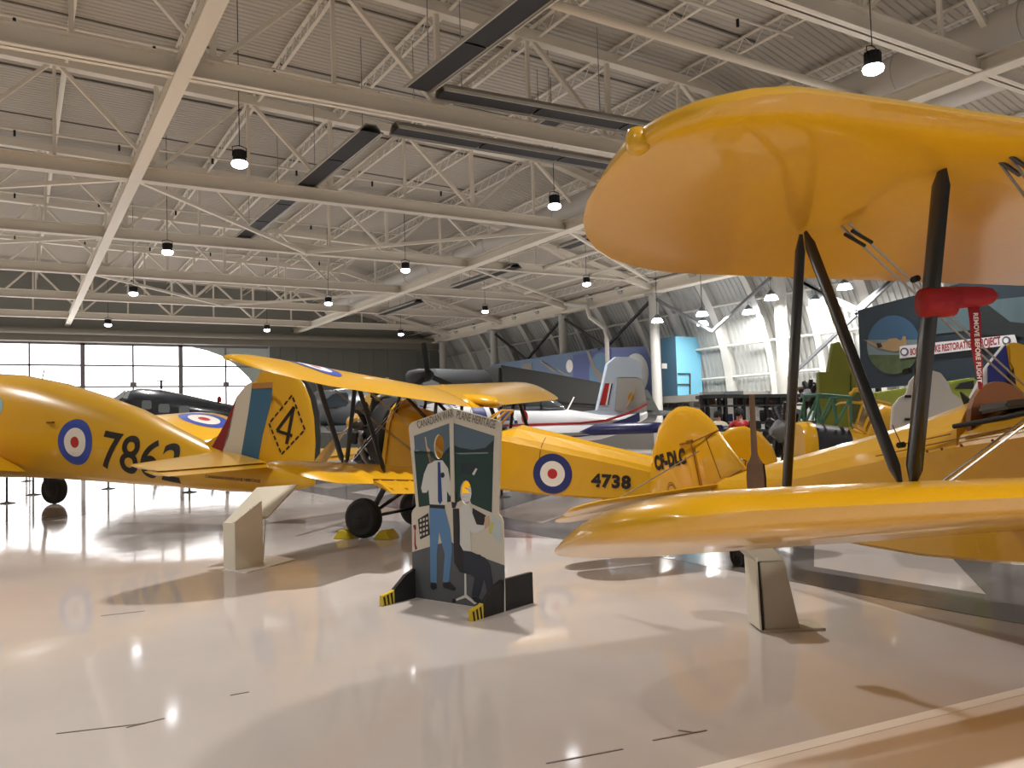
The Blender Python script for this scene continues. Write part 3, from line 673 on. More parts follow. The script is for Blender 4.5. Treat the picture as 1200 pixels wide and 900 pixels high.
# tail wheel
wheel(t3, (-5.9, 0, .93), .14, .1, name='tail_wheel'); MB().tube([(-5.9, .0, .95), (-6.1, 0, 1.42)], .03, 8).build('tail_wheel_leg', BLKM, t3)
for sd in (1, -1):
    wheel(t3, (.3, sd*.95, .34), .34, .22); strut((-.1, sd*.45, .95), (.28, sd*.8, .36), .12, .06).build('landing_gear_leg', BLK, t3)
MB().loft([[Vector((x, r*math.cos(2*PI*k/20), 1.5+r*math.sin(2*PI*k/20))) for k in range(20)] for x, r in ((.2, .56), (.7, .6), (.72, .5), (.2, .4))]).build('engine_cowl', BLKM, t3, smooth=True, sharp=40)
# position light bulge on the upper wing tip leading edge
MB().lathe([(.001, .05), (.03, .04), (.04, .01), (.04, -.03), (.02, -.045), (.001, -.05)], 14, M=Matrix.Translation((-.42, -4.13, 2.96))).build('tip_fairing', YEL, t3, smooth=True)
# wire fork ends under the upper wing
for px_, py_ in ((-.179*1.745+.12, -2.66), (-.639*1.745+.12, -2.66)):
    for dx in (0, .045): MB().tube([(px_+dx-.02, py_, 2.734+.053*2.68-.03), (px_+dx-.03, py_+.12, 2.734+.053*2.68-.085)], .009, 8).build('wire_fork', DSTEEL, t3)
# ---- red cover over the pitot head, with its streamer (hung on the strut: its own thing)
M3 = Matrix.Translation((P3[0], P3[1], 0)) @ Euler((P3[4], -P3[3], P3[2]), 'XYZ').to_matrix().to_4x4()
pc = M3 @ f0.lerp(f1, .42)
tc_ = thing('pitot_cover', 'red cloth cover with a hanging red streamer, fitted over the black strut tip', 'cover', pc)
cdir = (R @ Vector((1, .03, .15))).normalized(); cu = Vector((0,0,1))
rings = []
for u, h, w_ in ((-.055, .055, .07), (-.02, .062, .085), (.09, .062, .085), (.15, .058, .07), (.16, .045, .05), (.22, .043, .045), (.32, .04, .04), (.38, .03, .032), (.41, .012, .014)):
    h *= 1.0; u *= .62; c_ = cdir*u + cu*(.0 if u < .098 else .016)
    nn = cdir.cross(cu).normalized(); rings.append([c_ + cu*h*math.sin(a)*(1 if abs(math.sin(a)) < .99 else 1) + nn*w_*math.cos(a) for a in [2*PI*k/16 for k in range(16)]])
MB().loft(rings).build('cover', REDC, tc_, smooth=True)
st = MB(); nn = cdir.cross(cu).normalized(); A = []; 
for k in range(15):
    q = k/14; sway = .006*math.sin(q*9); wd = .033 - .023*q*q
    ctr = cdir*(.165+.008*q) - cu*(.02 + .335*q) + nn*sway; wd *= .66
    A.append((ctr - cdir*wd, ctr + cdir*wd))
rings = [[a - nn*.002, b - nn*.002, b + nn*.002, a + nn*.002] for a, b in A]
sto = st.loft(rings).build('streamer', REDC, tc_)
bm = text_bm('REMOVE BEFORE FLIGHT', .024, bold=.0007, spacing=1.05); 
back = -(R @ Vector((0, 0, -1))).normalized()
fx = frame(cdir*.159 - cu*.05 , (-cu), cdir)
nv = (fx.to_3x3() @ Vector((0,0,1)))
if nv.dot(back) < 0: fx = frame(cdir*.159 - cu*.05, -cu, -cdir)
fo = (fx.to_3x3() @ Vector((0,0,1)))
fx.translation = fx.translation + fo*.013
bm_obj(bm, 'lettering', WHT, sto, M=fx)
# ---- weathered wooden gust lock board standing on the near lower wing beside the rear strut
q0 = M3 @ Vector((-1.35, -3.18, 1.62)); 

# ---------------------------------------------------------------- the left twin (number 7862): nose out of the frame, tail in the middle
def ell_shape(p, n=24, e=2.3):
    w, zb, zt = p; c = (zb+zt)/2; h = (zt-zb)/2; out = []
    for k in range(n):
        a = 2*PI*k/n; ca, sa = math.cos(a), math.sin(a)
        out.append((w*math.copysign(abs(ca)**(2/e), ca), c + h*math.copysign(abs(sa)**(2/e), sa)))
    return out
P1H = math.radians(128.76)
t1 = thing('twin_engine_airplane', 'yellow monoplane numbered 7862 at the left, red, white and blue fin', 'airplane', (4.26, 14.24, 0), (0, 0, P1H))
fus1 = body([(-.3, (.04, .68, .95)), (0, (.08, .62, 1.0)), (.4, (.13, .57, 1.03)), (.8, (.19, .56, 1.10)), (1.3, (.28, .58, 1.22)), (2.0, (.38, .62, 1.46)), (2.8, (.48, .68, 1.80)), (3.6, (.57, .72, 2.16)), (4.5, (.66, .78, 2.45)), (5.6, (.74, .84, 2.76)), (6.5, (.78, .87, 2.94)), (7.35, (.8, .88, 3.02)), (8.5, (.8, .9, 3.0)), (9.5, (.72, .95, 2.75)), (10.4, (.55, 1.1, 2.25)), (11, (.25, 1.35, 1.85)), (11.15, (.08, 1.5, 1.7))], lambda p: ell_shape(p)).build('fuselage', YEL2, t1, smooth=True)
def port(x, y, z, ang=0): return frame((x, y, z), (-math.cos(ang), 0, -math.sin(ang)), (0, 0, 1))
rb_ = roundel_bm([.105, .27, .43]); rb_.transform(Matrix.Diagonal((.9, 1, 1, 1)))
decal(rb_, 'roundel', RND2, t1, port(4.47, 1.2, 1.56), fus1)
bm = text_bm('7862', .98, bold=.012, spacing=1.02, sx=.86); grid_cut(bm, .15)
decal(bm, 'number', BLKD, t1, frame((3.98, 1.2, 1.10), (-math.cos(.2), 0, -math.sin(.2)), (0, 0, 1)), fus1, .008)
bm = bmesh.new(); bmesh.ops.create_circle(bm, cap_ends=True, cap_tris=True, radius=1, segments=28); bmesh.ops.subdivide_edges(bm, edges=bm.edges, cuts=2)
for v in bm.verts: v.co = Vector((v.co.x*.5, v.co.y*.31, 0))
decal(bm, 'cabin_window', mat('window_pane', rgb(150, 185, 190), .1, coat=.6), t1, port(6.72, 1.3, 2.26), fus1)
for xw in (7.95,):
    bm = bmesh.new(); bmesh.ops.create_circle(bm, cap_ends=True, cap_tris=True, radius=1, segments=28); bmesh.ops.subdivide_edges(bm, edges=bm.edges, cuts=2)
    for v in bm.verts: v.co = Vector((v.co.x*.55, v.co.y*.33, 0))
    decal(bm, 'cabin_window', MATS['window_pane'], t1, port(xw, 1.3, 2.3), fus1)
bm = text_bm('CANADIAN WARPLANE HERITAGE', .075, bold=.001, sx=.9); grid_cut(bm, .1)
decal(bm, 'lettering', BLKD, t1, port(1.75, 1.2, .86, .1), fus1)
# fin with three stripes, rudder with the figure 4 in a dashed diamond
fin1 = outline([(2.1, 1.42), (1.79, 1.5), (1.52, 1.84), (1.27, 2.29), (1.05, 2.5), (.8, 2.6), (.5, 2.6), (.42, 1.05), (1.2, 1.05), (1.8, 1.25)], 0, .10, 'fin', YEL2, t1)
def side_poly(pts, name, m, y0=.056, t=.004, parent=t1):
    for sd in (1, -1): MB().prism([(x, sd*y0, z) for x, z in pts], (0, sd*t, 0)).build(name, m, parent)
side_poly([(1.86, 1.36), (1.52, 1.84), (1.27, 2.29), (1.45, 1.6), (1.60, 1.30)], 'red_stripe', DRED)
side_poly([(1.60, 1.30), (1.27, 2.29), (1.05, 2.5), (.92, 2.55), (1.02, 2.0), (1.20, 1.20)], 'white_stripe', mat('cream_stripe', rgb(206, 200, 186), .5))
side_poly([(1.20, 1.20), (1.02, 2.0), (.92, 2.52), (.50, 2.42), (.52, 2.2), (.72, 1.6), (.84, 1.09)], 'blue_stripe', TEAL)
rud1 = outline([(.82, 1.06), (.50, 2.43), (.88, 2.60), (.80, 2.72), (.62, 2.79), (.43, 2.80), (.2, 2.76), (.0, 2.63), (-.15, 2.45), (-.26, 2.2), (-.33, 1.86), (-.35, 1.41), (-.31, 1.0), (-.22, .80), (.1, .74), (.5, .8)], 0, .10, 'rudder', YEL2, t1)
side_poly([(.02, 2.62), (-.13, 2.45), (-.25, 2.2), (-.31, 1.86), (-.33, 1.41), (-.30, 1.05), (-.40, 1.05), (-.44, 1.5), (-.42, 1.95), (-.34, 2.25), (-.18, 2.5)], 'rudder_edge_shade', DGREY, .0, .012)  # dark grey crescent paints in the shading along the rudder's trailing side
MB().box((.5, -.07, 2.42), (.92, .07, 2.52)).build('balance_cover', mat('tan_patch', rgb(170, 120, 66), .6), t1)
def stroke(mb, a, b, w, y=.058, t=.004):
    a = Vector((a[0], y, a[1])); b = Vector((b[0], y, b[1])); d = (b-a).normalized(); n = Vector((-d.z, 0, d.x))*w/2
    mb.prism([a-n, b-n, b+n, a+n], (0, t, 0))
dm = [(.09, 2.27), (.58, 1.79), (.33, 1.24), (-.16, 1.66)]
for i in range(4):
    a, b_ = Vector(dm[i]), Vector(dm[(i+1) % 4])
    for k in range(5):
        mb = MB(); p, q = a.lerp(b_, (k+.02)/5), a.lerp(b_, (k+.68)/5); stroke(mb, p, q, .03); mb.build('diamond_dash', BLKD, rud1)
g4 = MB(); stroke(g4, (.06, 2.05), (.42, 1.66), .06); stroke(g4, (.42, 1.66), (.10, 1.56), .055); stroke(g4, (.06, 2.07), (.22, 1.42), .065); g4.build('figure_four', BLKD, rud1)
# tailplane: nose-up set surfaces, elevator behind a dark gap
for sd in (1, -1):
    rings = []; re = []
    for k in range(15):
        q = k/14; y = .12 + 3.18*q; f = math.sqrt(max(0, 1-max(0, (q-.9)/.1)**2.4))
        le = 1.66 - 1.0*q - .22*(1-f); hg = .80 - .52*q; te = .46 - .42*q + .05*(1-f)
        z = 1.30 - .07*q; dz = (1.27-1.06)/1.15
        le = max(le, hg+.06); te = min(te, hg-.05)
        c = le-hg; rings.append([Vector((le-px, sd*y, z - dz*px + pz*f + .0)) for px, pz in foil(c*1.25, .10, 7, 0)[0:8] + foil(c*1.25, .10, 7, 0)[8:]])
        c2 = hg-te; re.append([Vector((hg-.03-px, sd*y, z - .05 - dz*(c+px) + pz)) for px, pz in ((0, .03*f+.004), (c2*.5, .015), (c2, 0), (c2*.5, -.015), (0, -.03*f-.004))])
    for r in rings:
        lim = r[0].x - (r[0].x - min(v.x for v in r))*.8
    MB().loft(rings).build('tailplane', YEL2, t1, smooth=True, sharp=60)
    MB().loft(re).build('elevator', YEL2, t1)
# wings: root low on the cabin, rising outboard
for sd in (1, -1):
    rings = []
    for k in range(21):
        q = k/20; y = .6 + 6.4*q; f = math.sqrt(max(.0004, 1-max(0, (q-.82)/.18)**2.2))
        cc = (2.9 - 1.1*q)*f; mid = 7.5 - .45*q; z = 1.45 + .085*(y)
        rings.append([Vector((mid+cc*.4-px, sd*y, z + .28*(cc*.4-px) + pz)) for px, pz in foil(cc, .12 if f > .3 else .12, 9)])
    w_ = MB().loft(rings).build('wing', YEL2, t1, smooth=True, sharp=60)
    if sd < 0:
        decal(roundel_bm([.16, .42, .66]), 'roundel', RND2, w_, frame((6.5, -5.55, 3.5), (1, 0, .28), (0, 1, -.085)), w_)
        sm = MB(); sm.tube([(6.62, -6.6, 1.86), (6.35, -3.2, 1.53)], .012, 5); sm.build('aileron_gap', YSEAM, w_)
    MB().loft([[Vector((x, sd*2.55+r*math.cos(2*PI*k/16), 1.55+r*math.sin(2*PI*k/16))) for k in range(16)] for x, r in ((5.9, .08), (7, .38), (8.6, .5), (10.2, .55), (10.25, .45))]).build('engine_nacelle', DGREY if sd > 0 else YEL2, t1, smooth=True)
    wheel(t1, (9.45, sd*3.2, .36), .36, .26); MB().tube([(9.45, sd*3.0, .36), (9.3, sd*2.7, 1.3)], .05, 8).build('landing_gear_leg', BLKM, t1)
MB().tube([(6.05, .0, 2.85), (6.0, .0, 3.02)], .01, 6).build('aerial', BLKM, t1)
wheel(t1, (.98, 0, .17), .17, .12, name='tail_wheel'); MB().tube([(.98, 0, .2), (.9, 0, .7)], .035, 8).build('tail_wheel_leg', BLKM, t1)
MB().box((4.95, .66, 1.93), (5.1, .73, 1.96)).build('door_handle', YSEAM, t1)

# ================================================================== FACE-IN-HOLE BOARD
class Card:     # an upright plane standing at P0 with horizontal direction u; positions read where a sight line meets it
    def __init__(s, P0, u, z0=0):
        s.P = Vector(P0); s.u = Vector((u[0], u[1], 0)).normalized(); s.n = Vector((-s.u.y, s.u.x, 0))
        if s.n.dot(EYE - s.P) < 0: s.n = -s.n
    def at(s, px, py, off=0):
        v = ray(px, py); t = (s.P - EYE).dot(s.n)/v.dot(s.n); return EYE + v*t + s.n*off
    def local(s, px, py):
        p = s.at(px, py) - s.P; return (p.dot(s.u), p.z)
    def w(s, u, z, off=0): return s.P + s.u*u + Vector((0,0,z)) + s.n*off
bl_ = atz(484, 700, 0); br_ = atz(591, 717, 0); bl_.z = br_.z = 0
BC = Card(bl_, br_ - bl_)
tb = thing('face_board', 'painted standing face-in-hole board headed CANADIAN WARPLANE HERITAGE on striped feet', 'board', bl_)
def Z(x, y): return BC.local(440 + x/3.3333, 470 + y/3.3333)
def holes(k=26): 
    out = []
    for cx, cy, rx, ry in ((248, 178, 19.5, 48), (353, 357, 21, 46)):
        out.append([Z(cx+rx*math.cos(2*PI*i/k), cy+ry*math.sin(2*PI*i/k)) for i in range(k)])
    return out
def layer(outer, off, th, name, m, hl=(), parent=tb, label=None, zoom=True, card=BC, org=None):
    bm = bmesh.new(); loops = [[Z(*p) for p in outer] if zoom else outer] + list(hl); edges = []
    for lp in loops:
        vs = [bm.verts.new((u, z, 0)) for u, z in lp]
        edges += [bm.edges.new((vs[i], vs[(i+1) % len(vs)])) for i in range(len(vs))]
    bmesh.ops.triangle_fill(bm, use_beauty=True, edges=edges)
    ret = bmesh.ops.extrude_face_region(bm, geom=list(bm.faces))
    for v in [g for g in ret['geom'] if isinstance(g, bmesh.types.BMVert)]: v.co.z += th
    bmesh.ops.recalc_face_normals(bm, faces=bm.faces)
    o_ = card.P - Vector(parent.location) if parent else card.P
    for v in bm.verts: v.co = o_ + card.u*v.co.x + Vector((0,0,v.co.y)) + card.n*(off + v.co.z)
    return bm_obj(bm, name, m, parent, label=label)
HO = holes()
def ell(cx, cy, rx, ry, n=18): return [(cx+rx*math.cos(2*PI*i/n), cy+ry*math.sin(2*PI*i/n)) for i in range(n)]
H2 = BC.w(0, 0); 
CR = mat('cream_board_paint', rgb(204, 196, 180), .5)
wB = (br_-bl_).length
outer = [Z(*p) for p in ((148, 768),)]
outer = [(0.0, 0.0)] + [Z(*p) for p in ((141, 440), (146, 425), (158, 412), (130, 108), (133, 92), (145, 82), (298, 27), (474, 74), (486, 82), (490, 96), (478, 440), (490, 452), (497, 470))] + [(wB, 0.0)]
layer(outer, -.018, .018, 'board', CR, HO, zoom=False)
PSKY = mat('painted_sky', rgb(84, 104, 118), .55); PHILL = mat('painted_hills', rgb(22, 44, 50), .55); PFLD = mat('painted_field', rgb(22, 58, 52), .55); PFLR = mat('painted_floor', rgb(82, 86, 90), .5); PSK = mat('painted_skin', rgb(196, 168, 140), .55); PBLK = mat('painted_black', rgb(28, 30, 34), .5)
PWH = mat('painted_white', rgb(206, 206, 202), .5); PJN = mat('painted_denim', rgb(86, 128, 172), .55); PTIE = mat('painted_tie_blue', rgb(30, 62, 128), .5)
def arc_pts(cx, cy, rx, ry, a0, a1, n=12): return [(cx+rx*math.cos(a0+(a1-a0)*k/n), cy+ry*math.sin(a0+(a1-a0)*k/n)) for k in range(n+1)]
layer([(150, 136), (290, 86), (299, 392), (170, 414)], 0, .001, 'painted_sky', PSKY, HO[:1])
layer([(152, 201)] + arc_pts(248, 178, 20.5, 49, PI-.5, PI/2) + [(248, 401), (170, 414)], .001, .001, 'painted_field', PFLD)
layer([(248, 401)] + arc_pts(248, 178, 20.5, 49, PI/2, .5) + [(294, 201), (299, 392)], .001, .001, 'painted_field', PFLD)
layer([(306, 86), (465, 136), (461, 201), (307, 196)], 0, .001, 'painted_sky', PSKY)
layer([(307, 195.5), (353, 197)] + arc_pts(353, 357, 22, 47, -PI/2, -PI*1.22) + [(312, 400)], 0, .001, 'painted_field', PFLD)
layer([(353, 197), (461, 200.5), (455, 436), (376, 402)] + arc_pts(353, 357, 22, 47, .75, -PI/2), 0, .001, 'painted_field', PFLD)
layer([(151, 190), (190, 196), (225, 198), (225, 205), (152, 205)], .001, .001, 'painted_hill', PHILL)
layer([(272, 196), (293, 175), (294, 203), (272, 203)], .001, .001, 'painted_hill', PHILL)
layer([(307, 172), (330, 182), (380, 190), (430, 182), (462, 152), (461, 200), (307, 200)], .001, .001, 'painted_hill', PHILL)
layer([(312, 203), (440, 200), (440, 205), (330, 208)], .0015, .001, 'painted_shore', mat('painted_shore', rgb(120, 140, 140), .6))
layer([(335, 240), (395, 243), (402, 268), (380, 290), (330, 280)], .0015, .001, 'painted_console_top', PHILL)
layer([(378, 285), (392, 262), (399, 265), (386, 290)], .0025, .001, 'painted_handset', PWH)
layer([(152, 190.5), (172, 191), (172, 195), (152, 195)], .0025, .001, 'painted_shore', MATS['painted_shore'])
fl = [Z(143, 590), Z(290, 545), Z(335, 580), Z(505, 642), (wB-.001, .004), (.002, .004)]
layer(fl, 0, .001, 'painted_floor', PFLR, zoom=False)
layer([(166, 462), (207, 437), (213, 522), (175, 541)], .001, .001, 'painted_switch_panel', PBLK)
for r in range(4):
    for c_ in range(3):
        layer([(174+c_*12, 462+r*19-c_*4), (181+c_*12, 460+r*19-c_*4), (181+c_*12, 470+r*19-c_*4), (174+c_*12, 472+r*19-c_*4)], .002, .001, 'painted_switch', CR)
layer([(380, 417), (432, 447), (422, 488), (392, 492), (377, 460)], .001, .001, 'painted_screen', PBLK)
layer([(455, 440), (492, 470), (495, 560), (470, 540), (440, 500), (452, 478)], .001, .001, 'painted_chart', mat('painted_chart', rgb(186, 196, 196), .6))
layer([(450, 470), (462, 474), (455, 520), (444, 515)], .002, .001, 'painted_pencil', mat('painted_yellow', rgb(200, 190, 90), .6))
layer([(147, 486), (158, 482), (160, 498), (156, 505), (158, 560), (164, 575), (156, 583), (152, 560), (153, 505)], .001, .001, 'painted_telephone', DRED)
# standing figure (painted)
layer([(193, 140), (197, 140), (203, 178), (212, 190), (215, 214), (236, 232), (230, 248), (212, 246), (204, 205), (198, 180)], .001, .001, 'painted_hand', PSK)
layer([(233, 232), (262, 231), (284, 262), (296, 330), (301, 355), (292, 372), (280, 350), (281, 405), (213, 404), (208, 345), (200, 358), (184, 358), (179, 340), (190, 285), (206, 246), (222, 240)], .002, .001, 'painted_shirt', PWH)
layer([(244, 238), (254, 238), (262, 390), (253, 404), (245, 390)], .003, .001, 'painted_tie', PTIE)
layer(ell(263, 289, 8, 11), .003, .001, 'painted_badge', PBLK)
layer([(212, 403), (272, 407), (272, 421), (212, 417)], .003, .001, 'painted_belt', PBLK)
layer([(211, 417), (272, 421), (292, 500), (301, 580), (288, 708), (264, 706), (272, 600), (249, 510), (241, 600), (240, 712), (216, 708), (214, 560)], .003, .001, 'painted_jeans', PJN)
layer([(218, 708), (238, 710), (240, 732), (226, 738), (216, 726)], .004, .001, 'painted_shoe', PBLK)
layer([(264, 712), (290, 705), (316, 732), (308, 742), (266, 728)], .004, .001, 'painted_shoe', PBLK)
# seated figure (painted)
layer([(298, 352), (310, 344), (318, 362), (319, 400), (312, 418), (300, 418), (296, 385)], .002, .001, 'painted_hair', PBLK)
layer([(303, 420), (327, 420), (333, 560), (350, 590), (410, 600), (440, 640), (420, 690), (330, 668), (308, 630)], .002, .001, 'painted_chair', PBLK)
layer([(331, 418), (345, 402), (368, 404), (380, 440), (396, 482), (430, 486), (428, 500), (390, 520), (372, 508), (375, 586), (345, 585), (331, 560)], .003, .001, 'painted_shirt', PWH)
layer([(428, 452), (446, 448), (444, 488), (428, 500)], .004, .001, 'painted_hand', PSK)
layer([(345, 583), (375, 588), (430, 612), (448, 640), (466, 760), (446, 782), (424, 690), (404, 765), (376, 760), (388, 690), (345, 660)], .003, .001, 'painted_trousers', mat('painted_dark_trousers', rgb(36, 42, 56), .5))
layer([(376, 762), (404, 768), (426, 790), (418, 798), (386, 782)], .004, .001, 'painted_shoe', PBLK)
layer([(446, 772), (466, 760), (468, 782), (452, 790)], .004, .001, 'painted_shoe', PBLK)
layer([(348, 668), (354, 668), (356, 756), (402, 795), (396, 800), (352, 768), (312, 782), (308, 776), (348, 758)], .001, .001, 'painted_chair_base', PWH)
for cx, cy in ((308, 780), (396, 800)): layer(ell(cx, cy, 8, 9), .003, .001, 'painted_castor', PBLK)
# lettering along the two slopes of the top
LT = mat('board_lettering', rgb(120, 116, 106), .6)
for txt, a, b_ in (('CANADIAN WAR', (166, 108), (308, 60)), ('PLANE HERITAGE', (315, 66), (468, 108))):
    p0 = BC.w(*Z(*a), .003); p1 = BC.w(*Z(*b_), .003); L = (p1-p0).length
    bm = text_bm(txt, .105, bold=.0015); wd = max(v.co.x for v in bm.verts)
    for v in bm.verts: v.co.x *= L/wd
    f_ = frame(p0 - tb.location, (p1-p0), Vector((0,0,1))); bm_obj(bm, 'lettering', LT, tb, M=f_)
MB().prism([BC.w(*Z(x, y), .002)-tb.location for x, y in ((292, 70), (306, 70), (312, 395), (299, 392))], BC.n*.012).build('window_post', CR, tb)
# feet: black planks with yellow-black tips, a rear box behind
for (fx_, pts) in (('l', (0.02,)), ('r', (wB-.02,))):
    mb = MB(); u0 = pts[0]
    prof_ = [(-.42, 0), (.42, 0), (.42, .09), (.30, .11), (.12, .24), (.0, .28), (-.42, .28)]
    def foot(pf, mb=mb, u0=u0, t=.04): mb.prism([BC.P - tb.location + BC.u*(u0-t/2) + BC.n*d_ + Vector((0,0,z_)) for d_, z_ in pf], BC.u*t)
    foot(prof_); fo = mb.build('foot', BLKM, tb)
    tp_ = MB(); foot([(.28, 0), (.424, 0), (.424, .094), (.30, .114), (.28, .125)], tp_, t=.046); tip = tp_.build('foot_tip', mat('hazard_yellow', rgb(206, 178, 40), .6), fo)
    for k in range(3):
        s_ = MB(); a = .295+.045*k; foot([(a, .002), (a+.02, .002), (a+.035, .10-.01*k), (a+.012, .105-.01*k)] , s_, t=.050); s_.build('hazard_stripe', BLKM, tip)
mb = MB(); mb.prism([BC.P-tb.location+BC.u*a+BC.n*d_ for a, d_ in ((.04, -.06), (wB-.04, -.06), (wB-.04, -.40), (.04, -.40))], (0,0,.2)); mb.build('rear_box', mat('box_grey', rgb(90, 84, 74), .7), tb)

# ================================================================== SHEET METAL READING STANDS
def reading_stand(label, P0, u, L, D_, hz, side_h, group=None, flip=False):
    u = Vector((u[0], u[1], 0)).normalized(); v = Vector((-u.y, u.x, 0))
    t = thing('reading_stand', label, 'stand', P0)
    def pr_(pf, v0, v1, name, m, th=None): return MB().prism([u*a + v*v0 + Vector((0,0,z)) for a, z in pf], v*(v1-v0)).build(name, m, t, bevel=.003)
    return t, u, v, pr_
a = atz(276, 669.5, 0); b_ = atz(345, 656, 0); a.z = 0
ts_, u, v, pr_ = reading_stand('cream sheet metal reading stand left of the far biplane wheel, its panel leaning right', a, (b_-a), .9, .4, 0, 0)
bk = atz(262, 667, 0) - a; bk.z = 0; rt = atz(309, 663, 0) - a; rt.z = 0
pl4 = [atz(*q, 0) - a for q in ((260, 668.5), (289, 672), (346, 656), (318, 651))]
MB().prism([Vector((q.x, q.y, 0)) for q in pl4], (0, 0, .012)).build('base_plate', WHT, ts_)
MB().prism([Vector((0,0,.012)), rt + Vector((0,0,.012)), rt*.97 + Vector((0,0,.80)), Vector((0,0,.58))], bk*.08).build('side_panel', CREAM, ts_)
MB().prism([bk*.09 + Vector((0,0,.012)), bk + Vector((0,0,.012)), bk + Vector((0,0,.565)), bk*.09 + Vector((0,0,.565))], rt*.06).build('upright', CREAM, ts_)
MB().prism([bk*.09 + rt*.94 + Vector((0,0,.012)), bk + rt*.94 + Vector((0,0,.012)), bk + rt*.94 + Vector((0,0,.70)), bk*.09 + rt*.94 + Vector((0,0,.70))], rt*.06).build('upright', CREAM, ts_)
ps = [atd(260, 615, 10.15) - a, atd(314, 605, 10.3) - a, atd(349, 567.5, 10.9) - a, atd(301, 571, 10.75) - a]
MB().prism(ps, (0, .02, -.03)).build('reading_panel', BEIGE, ts_, bevel=.003)
MB().bar(atd(311, 609, 10.3)-a, atd(308, 655, 10.28)-a, .02, .02).build('brace', WHT, ts_)
a = atz(897, 741, 0); a.z = 0
ts_, u, v, pr_ = reading_stand('beige sheet metal reading stand under the near wing, seen edge on', a, (.86, -.5), .5, .3, 0, 0)
pr_([(-.02, 0), (.46, 0), (.46, .02), (-.02, .02)], -.02, .27, 'base_plate', BEIGE)
mbp = MB(); 
mbp.loft([[u*x0_ + v*y_ + Vector((0,0,z_)) for x0_, y_ in ((a0, 0), (a1, 0), (a1, .27), (a0, .27))] for z_, a0, a1 in ((.02, .0, .27), (.55, -.02, .17))]); mbp.build('upright', BEIGE, ts_, bevel=.004)
pr_([(-.045, .02), (-.02, .02), (-.035, .57), (-.055, .57)], -.012, .285, 'front_sheet', CREAM)
pr_([(-.03, .02), (-.015, .02), (-.03, .54), (-.04, .54)], -.02, .0, 'edge_trim', BLKM)
mbp = MB(); mbp.loft([[u*x0_ + v*y_ + Vector((0,0,z_)) for x0_, y_, z_ in r] for r in ([(-.05, -.01, .54), (.17, -.01, .54), (.17, .28, .54), (-.05, .28, .54)], [(-.16, .02, .66), (.05, .02, .69), (.05, .30, .69), (-.16, .30, .66)])]); mbp.build('reading_panel', BEIGE, ts_, bevel=.004)

# ================================================================== OLD PROPELLER STANDING BEHIND THE NEAR WING
p = atd(886, 577, 5.75)
tpp = thing('wooden_board', 'weathered brown paddle-shaped wooden board standing on the near lower wing beside the strut', 'board', p)
e = (R @ Vector((1, 0, 0))); e.z = 0; e.normalize(); f_ = Vector((-e.y, e.x, 0))
MB().loft([[e*w_*a + f_*t_*b + Vector((0,0,z)) for a, b in ((1,-.6),(.9,1),(-.9,1),(-1,-.6),(-.5,-1),(.5,-1))] for z, w_, t_ in ((-.03, .062, .016), (.1, .066, .016), (.2, .058, .016), (.235, .035, .014), (.27, .022, .013), (.5, .019, .012), (.69, .018, .012))]).build('blade', OLDWOOD, tpp)
MB().loft([[e*(x_) + f_*(-.018) + Vector((0,0,z)), e*(x_+.008) + f_*(-.018) + Vector((0,0,z)), e*(x_+.008) + f_*.012 + Vector((0,0,z)), e*x_ + f_*.012 + Vector((0,0,z))] for z, x_ in ((-.03, .06), (.1, .064), (.2, .056))]).build('dark_edge', BLKM, tpp)

# ================================================================== WHITE JET TRAINER
YT = 21.0
tt = thing('jet_trainer', 'white jet trainer with red stripe, dark canopy and checkered nose, tail to the right', 'airplane', (13.7, YT, 0))
def T(x, y, z): return Vector((x-13.7, y-YT, z))
TW = mat('trainer_white', rgb(206, 208, 212), .35, coat=.3)
sts = [(9.35, .06, 1.75, 1.9), (9.7, .4, 1.5, 2.2), (10.4, .6, 1.36, 2.32), (11.4, .66, 1.2, 2.18), (12.6, .7, 1.05, 2.15), (13.8, .7, 1.0, 2.10), (14.8, .62, 1.0, 2.03), (15.9, .5, 1.05, 1.86), (16.8, .36, 1.22, 1.80), (17.5, .22, 1.5, 1.86), (17.95, .1, 1.68, 1.95)]
MB().loft([[T(x, YT+y, z) for y, z in ell_shape((w_, zb, zt_), 28, 2.4)] for x, w_, zb, zt_ in sts]).build('fuselage', TW, tt, smooth=True)
def band(z0, z1, name, m, xs, k=1.012):
    rr = []
    for x, w_, zb, zt_ in sts:
        if xs[0] <= x <= xs[1]:
            f = (x-15.2)/2.7; up = max(0, f)**1.6*.55
            rr.append([T(x, YT-w_*k-.005, z0+up), T(x, YT-w_*k-.005, z1+up), T(x, YT-w_*k*.9, z1+up), T(x, YT-w_*k*.9, z0+up)])
    MB().loft(rr).build(name, m, tt)
band(1.56, 1.63, 'red_stripe', RED, (9.7, 17.96)); band(1.18, 1.46, 'blue_band', NAVY, (9.7, 17.6))
ck = bpy.data.materials.new('nose_checker'); ck.use_nodes = True; nt = ck.node_tree; cb_ = nt.nodes.new('ShaderNodeTexChecker'); tcx = nt.nodes.new('ShaderNodeTexCoord')
cb_.inputs['Color1'].default_value = rgb(210, 212, 216); cb_.inputs['Color2'].default_value = rgb(34, 42, 110); cb_.inputs['Scale'].default_value = 2.3
nt.links.new(tcx.outputs['Object'], cb_.inputs[0]); nt.links.new(cb_.outputs[0], nt.nodes['Principled BSDF'].inputs['Base Color'])
MB().loft([[T(x, YT+w_*1.015*math.cos(a), (zb+zt_)/2 + .02 + (zt_-zb)/2*1.015*math.sin(a)) for a in [PI*k/14 for k in range(15)]] for x, w_, zb, zt_ in ((9.7, .4, 1.5, 2.2), (10.4, .6, 1.36, 2.32), (11.4, .66, 1.2, 2.26), (12.5, .7, 1.06, 2.18))]).build('checkered_nose_top', ck, tt, smooth=True)
